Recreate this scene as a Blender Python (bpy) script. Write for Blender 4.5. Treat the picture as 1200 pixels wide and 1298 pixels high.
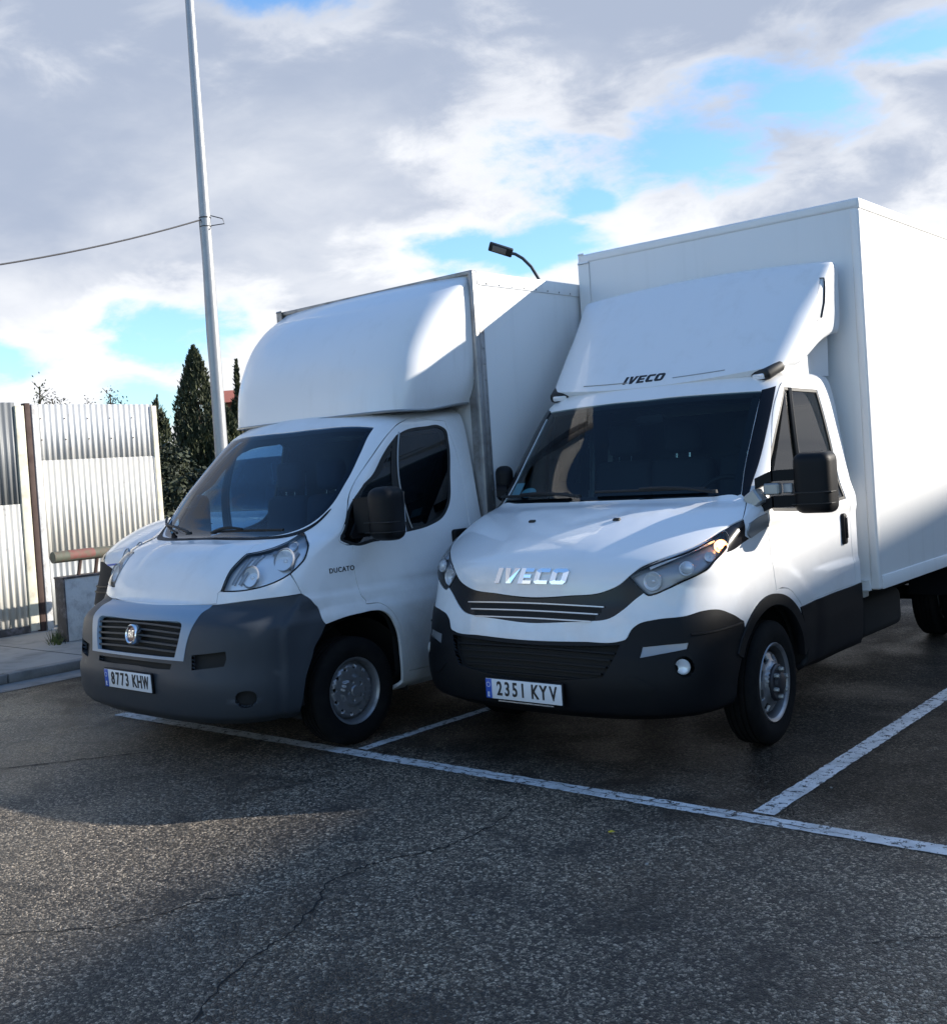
import bpy, bmesh, math, random
import numpy as np
from mathutils import Vector, Matrix, Euler
from mathutils.geometry import delaunay_2d_cdt
random.seed(7); np.random.seed(7)
for o in list(bpy.data.objects): bpy.data.objects.remove(o)
SC = bpy.context.scene
COL = SC.collection

# ------------------------------------------------------------------ camera
CAM_POS = (3.7085, -4.7172, 1.6644)
_R = Vector((0.763, 0.643, -0.066)); _F = Vector((-0.646, 0.763, -0.024))
def _cam_axes(yaw, pitch, roll):
    cy, sy, cp, sp = math.cos(yaw), math.sin(yaw), math.cos(pitch), math.sin(pitch)
    F = Vector((-sy*cp, cy*cp, sp)); R0 = Vector((cy, sy, 0)); U0 = R0.cross(F)
    return math.cos(roll)*R0 + math.sin(roll)*U0, -math.sin(roll)*R0 + math.cos(roll)*U0, F
cR, cU, cF = _cam_axes(0.7021, -0.0237, -0.0659)
cd = bpy.data.cameras.new('camera'); cam = bpy.data.objects.new('camera', cd); COL.objects.link(cam)
cam.matrix_world = Matrix(((cR.x, cU.x, -cF.x, CAM_POS[0]), (cR.y, cU.y, -cF.y, CAM_POS[1]), (cR.z, cU.z, -cF.z, CAM_POS[2]), (0, 0, 0, 1)))
cd.sensor_fit = 'HORIZONTAL'; cd.sensor_width = 36.0
cd.lens = 36.0 * 1394.42 / 1200.0
cd.shift_y = -(649.0 - 623.74) / 1200.0
cd.clip_start = 0.05; cd.clip_end = 3000
SC.camera = cam

# ------------------------------------------------------------------ sun, sky, exposure
SUN_TO = Vector((0.958, 1.0, 0.54)).normalized()          # towards the sun: right and behind the trucks, low
SUN_EL = math.asin(SUN_TO.z)
sd = bpy.data.lights.new('sun', 'SUN'); sun = bpy.data.objects.new('sun', sd); COL.objects.link(sun)
sd.energy = 3.5; sd.angle = math.radians(0.53); sd.color = (1.0, 0.93, 0.83)
sun.rotation_euler = (-SUN_TO).to_track_quat('-Z', 'Y').to_euler()
sun.location = (20, 20, 20)
SC.view_settings.view_transform = 'Standard'; SC.view_settings.look = 'None'
SC.view_settings.exposure = 1.38; SC.view_settings.gamma = 1.0
SC.view_settings.use_curve_mapping = False
SC.cycles.max_bounces = 8; SC.cycles.transparent_max_bounces = 12

class NT:
    """small helper to write node graphs"""
    def __init__(s, tree): s.t = tree; s.n = tree.nodes; s.l = tree.links
    def node(s, typ, **kw):
        n = s.n.new(typ)
        for k, v in kw.items(): setattr(n, k, v)
        return n
    def put(s, sock, val):
        if isinstance(val, bpy.types.NodeSocket): s.l.new(val, sock)
        elif val is not None: sock.default_value = val
    def m(s, op, a, b=None, c=None, clamp=False):
        n = s.node('ShaderNodeMath', operation=op, use_clamp=clamp)
        s.put(n.inputs[0], a); s.put(n.inputs[1], b)
        if c is not None: s.put(n.inputs[2], c)
        return n.outputs[0]
    def vm(s, op, a, b=None):
        n = s.node('ShaderNodeVectorMath', operation=op)
        s.put(n.inputs[0], a); s.put(n.inputs[1], b)
        return n.outputs[0]
    def noise(s, vec, scale, detail=4, rough=0.55, dist=0.0, out='Fac'):
        n = s.node('ShaderNodeTexNoise'); s.put(n.inputs['Vector'], vec)
        n.inputs['Scale'].default_value = scale; n.inputs['Detail'].default_value = detail
        n.inputs['Roughness'].default_value = rough; n.inputs['Distortion'].default_value = dist
        return n.outputs[out]
    def ramp(s, fac, stops):
        n = s.node('ShaderNodeValToRGB'); s.put(n.inputs[0], fac); e = n.color_ramp.elements
        while len(e) < len(stops): e.new(0.5)
        for i, (p, c) in enumerate(stops):
            e[i].position = p; e[i].color = (c, c, c, 1) if isinstance(c, (int, float)) else tuple(c) + (1,)
        return n.outputs[0]
    def mix(s, fac, a, b, mode='MIX'):
        n = s.node('ShaderNodeMix', data_type='RGBA', blend_type=mode)
        s.put(n.inputs[0], fac)
        for i, v in ((6, a), (7, b)):
            if isinstance(v, (tuple, list)): v = tuple(v) + ((1,) if len(v) == 3 else ())
            s.put(n.inputs[i], v)
        return n.outputs[2]
    def sstep(s, x, lo, hi):
        n = s.node('ShaderNodeMapRange', interpolation_type='SMOOTHSTEP')
        s.put(n.inputs[0], x); n.inputs[1].default_value = lo; n.inputs[2].default_value = hi
        return n.outputs[0]

W = bpy.data.worlds.new('World'); SC.world = W; W.use_nodes = True
W.node_tree.nodes.clear(); g = NT(W.node_tree)
sky = g.node('ShaderNodeTexSky', sky_type='NISHITA', sun_disc=False)
sky.sun_elevation = SUN_EL; sky.sun_rotation = math.atan2(SUN_TO.x, SUN_TO.y)
sky.air_density = 1.0; sky.dust_density = 0.6; sky.ozone_density = 1.6
tc = g.node('ShaderNodeTexCoord'); D = tc.outputs['Generated']
sp = g.node('ShaderNodeSeparateXYZ'); g.put(sp.inputs[0], D)
dx, dy, dz = sp.outputs
az = g.m('MULTIPLY', g.m('ARCTAN2', dx, dy), 180/math.pi)
el = g.m('MULTIPLY', g.m('ARCSINE', dz), 180/math.pi)
# cloud layer coordinates: direction projected on a flat layer overhead
den = g.m('ADD', g.m('MAXIMUM', dz, 0.0), 0.42)
cv = g.node('ShaderNodeCombineXYZ'); g.put(cv.inputs[0], g.m('DIVIDE', dx, den)); g.put(cv.inputs[1], g.m('DIVIDE', dy, den)); g.put(cv.inputs[2], g.m('MULTIPLY', dz, 2.0))
CV = cv.outputs[0]
n1 = g.noise(CV, 3.2, 9, 0.56, 0.25)
n2 = g.noise(g.vm('ADD', CV, (7.3, 2.1, 0.0)), 1.7, 6, 0.5, 0.35)
n3 = g.noise(g.vm('ADD', CV, (1.7, 9.4, 3.0)), 7.5, 8, 0.6, 0.35)
# holes of blue between the clouds: (azimuth, elevation, half width, half height) in degrees
HOLES = [(-28.3, 15.2, 6.2, 2.5, 1.62), (-23.5, 16.6, 4.5, 1.3, 1.25), (-37.6, 11.1, 4.6, 1.3, 1.4), (-33.0, 13.0, 2.2, 1.2, 1.2), (-55.2, 8.0, 3.2, 1.7, 1.4), (-63.2, 6.6, 2.4, 1.3, 1.3), (-57.4, 3.6, 2.4, 1.5, 1.4), (-48.8, 23.9, 5.0, 1.6, 1.3),
         (-17.0, 18.0, 3.0, 1.2, 1.2), (-8, 9, 7, 3, 1.3), (-80, 14, 9, 5, 1.3), (20, 38, 16, 8, 1.3)]
hole = None
for a0, e0, ra, re, st in HOLES:
    d = g.m('SQRT', g.m('ADD', g.m('POWER', g.m('DIVIDE', g.m('SUBTRACT', az, a0), ra), 2.0), g.m('POWER', g.m('DIVIDE', g.m('SUBTRACT', el, e0), re), 2.0)))
    o_ = g.m('SUBTRACT', st, d)
    hole = o_ if hole is None else g.m('MAXIMUM', hole, o_)
# the cloud bank stands over the far side; overhead and behind the camera the cloud is broken
hole = g.m('MAXIMUM', hole, g.m('MINIMUM', g.m('DIVIDE', g.m('SUBTRACT', el, 26.0), 8.0), 1.25))
hole = g.m('MAXIMUM', hole, g.m('MINIMUM', g.m('SUBTRACT', g.m('MULTIPLY', g.m('COSINE', g.m('MULTIPLY', g.m('ADD', az, 42.0), math.pi/180)), -2.6), 0.2), 0.65))
nz = g.m('ADD', g.m('MULTIPLY', g.m('SUBTRACT', n1, 0.5), 3.4), g.m('MULTIPLY', g.m('SUBTRACT', n3, 0.5), 2.0))
hf = g.m('ADD', hole, nz)
blue = g.sstep(hf, 0.18, 0.92)
low = g.m('SUBTRACT', 1.0, g.m('DIVIDE', el, 17.0))
rim = g.m('MULTIPLY', g.sstep(hf, -0.75, 0.25), 0.38)            # thin sunlit edges round the gaps
wh = g.sstep(g.m('ADD', rim, g.m('ADD', g.m('MULTIPLY', g.m('SUBTRACT', n2, 0.5), 1.7), g.m('ADD', g.m('MULTIPLY', low, 0.66), g.m('MULTIPLY', g.m('SUBTRACT', n3, 0.5), 0.45)))), -0.16, 0.80)
cloud = g.mix(wh, (0.40, 0.465, 0.60), (0.93, 0.945, 0.98))
b1 = g.node('ShaderNodeBackground'); g.put(b1.inputs[0], g.mix(1.0, sky.outputs[0], (0.66, 0.86, 1.04), 'MULTIPLY')); b1.inputs[1].default_value = 0.11
b2 = g.node('ShaderNodeBackground'); g.put(b2.inputs[0], cloud); b2.inputs[1].default_value = 0.43
ms = g.node('ShaderNodeMixShader'); g.put(ms.inputs[0], blue); g.put(ms.inputs[1], b2.outputs[0]); g.put(ms.inputs[2], b1.outputs[0])
wo = g.node('ShaderNodeOutputWorld'); g.put(wo.inputs[0], ms.outputs[0])

# ------------------------------------------------------------------ materials
def mat(name, col, rough=0.5, metal=0.0, coat=0.0, spec=0.5, emit=None, estr=0.0, trans=0.0, grime=0.0, gscale=3.0, gcol=(0.25, 0.22, 0.18), bump=0.0, bscale=60):
    m = bpy.data.materials.new(name); m.use_nodes = True
    g = NT(m.node_tree); b = m.node_tree.nodes['Principled BSDF']
    b.inputs['Base Color'].default_value = tuple(col) + (1,)
    b.inputs['Roughness'].default_value = rough; b.inputs['Metallic'].default_value = metal
    b.inputs['Coat Weight'].default_value = coat; b.inputs['Coat Roughness'].default_value = 0.04
    b.inputs['Specular IOR Level'].default_value = spec
    b.inputs['Transmission Weight'].default_value = trans
    if emit: b.inputs['Emission Color'].default_value = tuple(emit) + (1,); b.inputs['Emission Strength'].default_value = estr
    if grime or bump:
        t = g.node('ShaderNodeTexCoord').outputs['Object']
        if grime:
            n = g.noise(t, gscale, 8, 0.62, 0.3)
            f = g.m('MULTIPLY', g.sstep(n, 0.42, 0.78), grime)
            g.put(b.inputs['Base Color'], g.mix(f, tuple(col), gcol))
            g.put(b.inputs['Roughness'], g.m('ADD', rough, g.m('MULTIPLY', f, 0.35)))
        if bump:
            bn = g.node('ShaderNodeBump'); bn.inputs['Strength'].default_value = bump; bn.inputs['Distance'].default_value = 0.01
            g.put(bn.inputs['Height'], g.noise(t, bscale, 3, 0.5)); g.put(b.inputs['Normal'], bn.outputs[0])
    return m
def glass(name, tint, ior=1.5, rough=0.0, base=0.0):
    m = bpy.data.materials.new(name); m.use_nodes = True; g = NT(m.node_tree); g.n.clear()
    tr = g.node('ShaderNodeBsdfTransparent'); tr.inputs[0].default_value = tuple(tint) + (1,)
    gl = g.node('ShaderNodeBsdfGlossy'); gl.inputs[0].default_value = (1, 1, 1, 1); gl.inputs[1].default_value = rough
    fr = g.node('ShaderNodeFresnel'); fr.inputs[0].default_value = ior
    mx = g.node('ShaderNodeMixShader'); g.put(mx.inputs[0], g.m('ADD', fr.outputs[0], base)); g.put(mx.inputs[1], tr.outputs[0]); g.put(mx.inputs[2], gl.outputs[0])
    g.put(g.node('ShaderNodeOutputMaterial').inputs[0], mx.outputs[0])
    return m
M = {}
def road_film(m, amt):
    g = NT(m.node_tree); b = m.node_tree.nodes['Principled BSDF']; t = g.node('ShaderNodeTexCoord').outputs['Object']
    s = g.node('ShaderNodeSeparateXYZ'); g.put(s.inputs[0], t); z = g.m('ADD', s.outputs[2], g.m('MULTIPLY', g.m('SUBTRACT', g.noise(t, 5, 6, .65), .5), .9))
    f = g.m('MULTIPLY', g.m('SUBTRACT', 1.0, g.sstep(z, .30, 1.05)), amt)
    src = b.inputs['Base Color'].links[0].from_socket
    g.put(b.inputs['Base Color'], g.mix(f, src, (.30, .27, .23)))
    rs = b.inputs['Roughness'].links[0].from_socket; g.put(b.inputs['Roughness'], g.m('ADD', rs, g.m('MULTIPLY', f, .5)))
    return m
M['paint'] = road_film(mat('white_paint', (0.82, 0.82, 0.82), 0.30, coat=0.9, grime=0.10, gscale=2.2), .30)
M['paint_f'] = road_film(mat('white_paint_worn', (0.78, 0.79, 0.80), 0.36, coat=0.7, grime=0.18, gscale=2.6), .45)
M['grp'] = mat('white_fibreglass', (0.80, 0.81, 0.83), 0.34, coat=0.5, grime=0.16, gscale=1.7)
M['boxwhite'] = mat('white_box_panel', (0.80, 0.80, 0.79), 0.42, coat=0.25, grime=0.12, gscale=1.1)
def streaked(name, col, rough, coat, amt, dirt=(0.40, 0.38, 0.33)):
    m = mat(name, col, rough, coat=coat); g = NT(m.node_tree); b = m.node_tree.nodes['Principled BSDF']
    t = g.node('ShaderNodeTexCoord').outputs['Object']
    mp = g.node('ShaderNodeMapping'); g.put(mp.inputs[0], t); mp.inputs['Scale'].default_value = (9, 9, .55)
    st = g.sstep(g.noise(mp.outputs[0], 1.0, 6, .62), .48, .80); cl = g.sstep(g.noise(t, 1.3, 6, .6), .40, .75); sp = g.sstep(g.noise(t, 34, 4, .6), .66, .78)
    f = g.m('MULTIPLY', g.m('ADD', g.m('MULTIPLY', st, g.m('ADD', .35, cl)), g.m('MULTIPLY', sp, .5)), amt, clamp=True)
    g.put(b.inputs['Base Color'], g.mix(f, tuple(col), dirt)); g.put(b.inputs['Roughness'], g.m('ADD', rough, g.m('MULTIPLY', f, .4)))
    return m
M['grp'] = streaked('white_fibreglass', (0.80, 0.81, 0.82), 0.34, 0.5, .20)
M['boxwhite'] = streaked('white_box_panel', (0.80, 0.80, 0.79), 0.42, 0.2, .20)
M['plastic'] = mat('black_plastic', (0.006, 0.0065, 0.008), 0.5, spec=.2, bump=0.10, bscale=400, grime=0.15, gcol=(0.03, 0.028, 0.026))
M['gloss_black'] = mat('gloss_black', (0.006, 0.006, 0.008), 0.22, spec=.3)
M['bumper_grey'] = mat('dark_grey_bumper_plastic', (0.034, 0.041, 0.051), 0.48, spec=.35, bump=0.08, bscale=500, grime=0.25, gcol=(0.055, 0.056, 0.056), gscale=4)
M['silver_grey'] = mat('light_grey_bumper_paint', (0.22, 0.31, 0.41), 0.28, spec=.6)
M['under'] = mat('underbody_black', (0.008, 0.008, 0.008), 0.8)
M['chrome'] = mat('chrome', (0.82, 0.83, 0.85), 0.10, metal=1.0)
M['alu'] = mat('aluminium_profile', (0.34, 0.335, 0.33), 0.45, metal=0.6, grime=0.7, gscale=6, gcol=(0.12, 0.10, 0.085))
M['rim'] = mat('silver_wheel', (0.27, 0.275, 0.29), 0.34, metal=0.6, grime=0.55, gscale=9, gcol=(0.10, 0.085, 0.07))
M['rim_dark'] = mat('wheel_barrel', (0.10, 0.10, 0.105), 0.45, metal=0.5, grime=0.5, gscale=9, gcol=(0.04, 0.035, 0.03))
M['hub'] = mat('hub_black', (0.03, 0.03, 0.035), 0.5, metal=0.3)
M['rubber'] = mat('tyre_rubber', (0.007, 0.007, 0.0075), 0.85, spec=.12, bump=0.3, bscale=150, grime=0.3, gcol=(0.035, 0.032, 0.028), gscale=8)
M['seal'] = mat('rubber_seal', (0.012, 0.012, 0.012), 0.6)
M['lampback'] = mat('lamp_reflector', (0.90, 0.91, 0.93), 0.25, metal=0.25)
M['lampgrey'] = mat('lamp_housing', (0.36, 0.365, 0.38), 0.3, metal=0.3)
M['bar'] = mat('satin_bar', (0.50, 0.49, 0.49), 0.3, metal=.7)
M['sticker'] = mat('sticker_blue_white', (0.35, 0.62, 0.72), 0.5)
M['amber'] = mat('amber_bulb', (1.0, 0.35, 0.05), 0.3, emit=(1.0, 0.42, 0.10), estr=9.0)
M['amber_off'] = mat('amber_lens', (0.55, 0.18, 0.02), 0.2, coat=0.5)
M['lens'] = glass('clear_lens', (0.96, 0.97, 0.98), 1.28)
M['wind_i'] = glass('windscreen_glass', (0.46, 0.60, 0.62), 1.42)
M['wind_f'] = glass('windscreen_glass_blue', (0.36, 0.56, 0.76), 1.42)
M['side_glass'] = glass('side_glass', (0.34, 0.42, 0.40), 1.5)
M['clear_glass'] = glass('clear_side_glass', (0.50, 0.66, 0.68), 1.4)
M['dark_glass'] = glass('tinted_side_glass', (0.10, 0.13, 0.14), 1.5)
M['plate'] = mat('plate_white', (0.74, 0.75, 0.77), 0.4)
M['plate_blue'] = mat('plate_blue', (0.02, 0.09, 0.45), 0.4)
M['ink'] = mat('black_lettering', (0.012, 0.012, 0.014), 0.45)
M['white_ink'] = mat('white_lettering', (0.8, 0.8, 0.8), 0.45)
M['dash'] = mat('dashboard', (0.022, 0.024, 0.028), 0.6)
M['seat'] = mat('seat_cloth', (0.035, 0.038, 0.046), 0.85)
M['trim_int'] = mat('cab_lining', (0.05, 0.055, 0.065), 0.8)
M['paper'] = mat('paper', (0.75, 0.80, 0.82), 0.7)
M['red_badge'] = mat('badge_dark_red', (0.10, 0.02, 0.025), 0.3, coat=0.5)
M['badge_grey'] = mat('badge_grey', (0.33, 0.34, 0.34), 0.35, metal=0.5)
M['mirror'] = mat('mirror_glass', (0.7, 0.72, 0.75), 0.03, metal=1.0)

# ---- body surface: rows of plan outlines swept from bumper to roof ----
def _pchip(xs, ys):
    xs = np.asarray(xs, float); ys = np.asarray(ys, float)
    h = np.diff(xs); d = np.diff(ys) / h
    m = np.zeros_like(ys)
    for i in range(1, len(xs) - 1):
        if d[i-1] * d[i] > 0:
            w1 = 2*h[i] + h[i-1]; w2 = h[i] + 2*h[i-1]
            m[i] = (w1 + w2) / (w1/d[i-1] + w2/d[i])
    m[0] = d[0]; m[-1] = d[-1]
    def f(x):
        x = np.clip(np.asarray(x, float), xs[0], xs[-1])
        i = np.clip(np.searchsorted(xs, x) - 1, 0, len(xs) - 2)
        t = (x - xs[i]) / h[i]
        return ((1+2*t)*(1-t)**2*ys[i] + t*(1-t)**2*h[i]*m[i] + t*t*(3-2*t)*ys[i+1] + t*t*(t-1)*h[i]*m[i+1])
    return f

class Surf:
    """S(a, v): a in -2..2 (0 = centreline, 1 = end of the front corner, 2 = rear of the side), v = row."""
    COLS = ('zc', 'zs', 'zr', 'yc', 'D', 'w', 'wr', 'n', 'yr')
    def __init__(self, rows, disp=None):
        v = [r[0] for r in rows]
        self.v0, self.v1 = v[0], v[-1]
        fs = [_pchip(v, [r[i+1] for r in rows]) for i in range(9)]
        self.tv = np.linspace(self.v0, self.v1, 3001)
        self.tab = np.stack([f(self.tv) for f in fs], 0)      # rows finely tabulated
        self.disp = disp; self.grid = None
    def base(self, a, v):
        a = np.asarray(a, float); v = np.asarray(v, float)
        a, v = np.broadcast_arrays(a, v)
        q = np.clip((v-self.v0)/(self.v1-self.v0)*3000, 0, 2999.999); i = q.astype(int); t = q-i
        zc, zs, zr, yc, D, ww, wr, n, yr = self.tab[:, i]*(1-t) + self.tab[:, i+1]*t
        s = np.abs(a); sg = np.where(a < 0, -1.0, 1.0)
        # direction angle of the point seen from the corner's centre: spreads samples evenly along the arc
        q = np.clip(s, 0, 1); ph = q*(np.pi/2)
        al = np.arctan2(np.sin(ph)*ww, np.cos(ph)*D + 1e-9)
        cs, sn = np.cos(al), np.sin(al)
        r = (np.abs(sn/ww)**n + np.abs(cs/D)**n)**(-1.0/n)
        x = np.where(q >= 1, ww, r*sn); y = yc + D - np.where(q >= 1, 0, r*cs)
        z = zc + (zs-zc)*(x/ww)**2
        u = np.clip(s-1, 0, 1); yr = np.maximum(yr, yc + D + 0.02)
        side = s > 1
        return np.stack([sg*np.where(side, ww + (wr-ww)*u**2, x), np.where(side, yc + D + (yr-yc-D)*u, y), np.where(side, zs + (zr-zs)*(u*u*(3-2*u)), z)], -1)
    def basen(self, a, v):
        h = 1e-3
        va = np.clip(v, self.v0 + h, self.v1 - h)
        da = self.base(np.clip(a+h, -2, 2), va) - self.base(np.clip(a-h, -2, 2), va)
        dv = self.base(a, va+h) - self.base(a, va-h)
        n = np.cross(da, dv)
        return n / np.maximum(np.linalg.norm(n, axis=-1, keepdims=True), 1e-12)
    def P(self, a, v):
        a = np.asarray(a, float); v = np.asarray(v, float); a, v = np.broadcast_arrays(a, v)
        p = self.base(a, v)
        if self.disp is not None:
            p = p + self.basen(a, v) * self.disp(p, a, v)[..., None]
        return p
    def jac(self, a, v, h=2e-3):
        va = np.clip(v, self.v0 + h, self.v1 - h); aa = np.clip(a, -2+h, 2-h)
        da = (self.P(aa+h, va) - self.P(aa-h, va)) / (2*h)
        dv = (self.P(aa, va+h) - self.P(aa, va-h)) / (2*h)
        return da, dv
    def N(self, a, v):
        da, dv = self.jac(a, v)
        n = np.cross(da, dv)
        return n / np.maximum(np.linalg.norm(n, axis=-1, keepdims=True), 1e-12)

# v, zc, zs, zr, yc, D, w, wr, n, yr
ROWS_I = [
 (0.00, 0.28,0.30,0.36, 0.10,0.50,0.91,0.97,3.0,2.28),
 (0.08, 0.33,0.33,0.40, 0.03,0.55,0.955,0.985,3.1,2.28),
 (0.25, 0.48,0.46,0.52, 0.00,0.57,0.975,0.995,3.2,2.28),
 (0.40, 0.62,0.58,0.64, 0.02,0.57,0.985,1.00,3.2,2.28),
 (0.48, 0.69,0.66,0.72, 0.045,0.57,0.985,1.00,3.2,2.28),
 (0.60, 0.80,0.77,0.82, 0.075,0.56,0.985,1.00,3.2,2.28),
 (0.71, 0.905,0.86,0.90, 0.10,0.56,0.98,1.00,3.1,2.28),
 (0.84, 1.03,0.95,0.98, 0.115,0.55,0.975,1.00,3.0,2.28),
 (0.93, 1.11,1.03,1.05, 0.155,0.50,0.978,1.00,3.2,2.28),
 (1.03, 1.175,1.105,1.12, 0.25,0.43,0.98,1.00,3.3,2.28),
 (1.25, 1.265,1.215,1.20, 0.45,0.34,0.978,1.00,3.4,2.28),
 (1.55, 1.36,1.33,1.31, 0.73,0.28,0.972,0.995,3.4,2.28),
 (1.68, 1.395,1.38,1.38, 0.865,0.28,0.96,0.985,3.2,2.28),
 (1.75, 1.43,1.42,1.42, 0.91,0.27,0.955,0.975,3.2,2.28),
 (2.15, 1.75,1.73,1.73, 1.18,0.24,0.925,0.93,3.2,2.28),
 (2.55, 2.05,2.03,2.035, 1.44,0.22,0.875,0.88,3.2,2.28),
 (2.63, 2.115,2.085,2.09,1.50,0.25,0.85,0.855,3.0,2.28),
 (2.72, 2.16,2.12,2.125,1.57,0.30,0.79,0.79,2.8,2.28),
 (2.85, 2.19,2.15,2.15, 1.68,0.26,0.62,0.62,2.4,2.20),
]
ROWS_F = [
 (0.00, 0.27,0.27,0.27, 0.10,0.52,0.92,0.98,2.8,2.20),
 (0.08, 0.33,0.32,0.32, 0.03,0.56,0.985,1.01,3.1,2.20),
 (0.25, 0.50,0.48,0.48, 0.00,0.60,1.015,1.03,3.2,2.20),
 (0.38, 0.62,0.59,0.59, 0.025,0.58,1.015,1.03,3.2,2.20),
 (0.62, 0.86,0.80,0.80, 0.075,0.52,1.015,1.03,3.2,2.20),
 (0.69, 0.915,0.87,0.87, 0.125,0.55,1.00,1.02,3.0,2.20),
 (0.79, 0.95,0.92,0.91, 0.215,0.50,1.00,1.02,3.0,2.20),
 (0.86, 1.015,0.985,0.97, 0.24,0.52,1.00,1.02,3.1,2.20),
 (0.97, 1.105,1.08,1.06, 0.29,0.52,0.995,1.02,3.2,2.20),
 (1.07, 1.175,1.15,1.13, 0.35,0.50,0.99,1.02,3.2,2.20),
 (1.17, 1.23,1.21,1.18, 0.42,0.46,0.985,1.02,3.2,2.20),
 (1.29, 1.275,1.25,1.23, 0.525,0.38,0.982,1.015,3.3,2.20),
 (1.37, 1.30,1.275,1.265, 0.62,0.30,0.98,1.01,3.4,2.20),
 (1.43, 1.325,1.30,1.30, 0.70,0.25,0.978,1.00,3.4,2.20),
 (1.85, 1.65,1.63,1.63, 1.03,0.22,0.93,0.95,3.4,2.20),
 (2.30, 1.985,1.96,1.97, 1.36,0.22,0.865,0.89,3.2,2.20),
 (2.38, 2.045,2.01,2.03, 1.42,0.26,0.845,0.865,3.0,2.20),
 (2.48, 2.10,2.06,2.07, 1.50,0.30,0.79,0.80,2.7,2.20),
 (2.62, 2.14,2.10,2.11, 1.62,0.28,0.62,0.62,2.4,2.20),
]
ROWS_L = [
 (0.00, 2.055,2.06,2.105, 1.46,0.28,0.915,0.935,3.4,2.235),
 (0.12, 2.17,2.17,2.20, 1.47,0.33,0.945,0.985,3.4,2.235),
 (0.30, 2.34,2.34,2.35, 1.50,0.37,0.975,1.03,3.4,2.235),
 (0.50, 2.53,2.53,2.53, 1.58,0.38,0.99,1.05,3.4,2.235),
 (0.70, 2.70,2.70,2.70, 1.71,0.34,1.01,1.05,3.4,2.235),
 (0.88, 2.83,2.83,2.83, 1.87,0.26,1.02,1.045,3.4,2.235),
 (1.02, 2.92,2.915,2.915, 2.02,0.17,1.02,1.03,3.2,2.235),
 (1.12, 2.975,2.96,2.96, 2.12,0.10,1.01,1.01,3.0,2.235),
 (1.20, 3.01,2.99,2.985, 2.20,0.025,0.99,0.99,3.0,2.235),
]
ROWS_D = [
 (0.00, 2.10,2.15,2.37, 1.48,0.26,0.865,0.93,3.4,2.31),
 (0.06, 2.145,2.18,2.39, 1.51,0.28,0.88,0.945,3.4,2.31),
 (0.20, 2.27,2.29,2.45, 1.62,0.28,0.90,0.955,3.5,2.31),
 (0.45, 2.475,2.47,2.56, 1.80,0.27,0.925,0.96,3.6,2.31),
 (0.70, 2.665,2.64,2.67, 1.98,0.21,0.945,0.96,3.6,2.31),
 (0.90, 2.81,2.785,2.78, 2.13,0.12,0.955,0.96,3.4,2.31),
 (0.97, 2.855,2.82,2.815, 2.19,0.07,0.95,0.95,3.2,2.31),
 (1.02, 2.875,2.835,2.83, 2.27,0.02,0.93,0.93,3.0,2.31),
]

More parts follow.
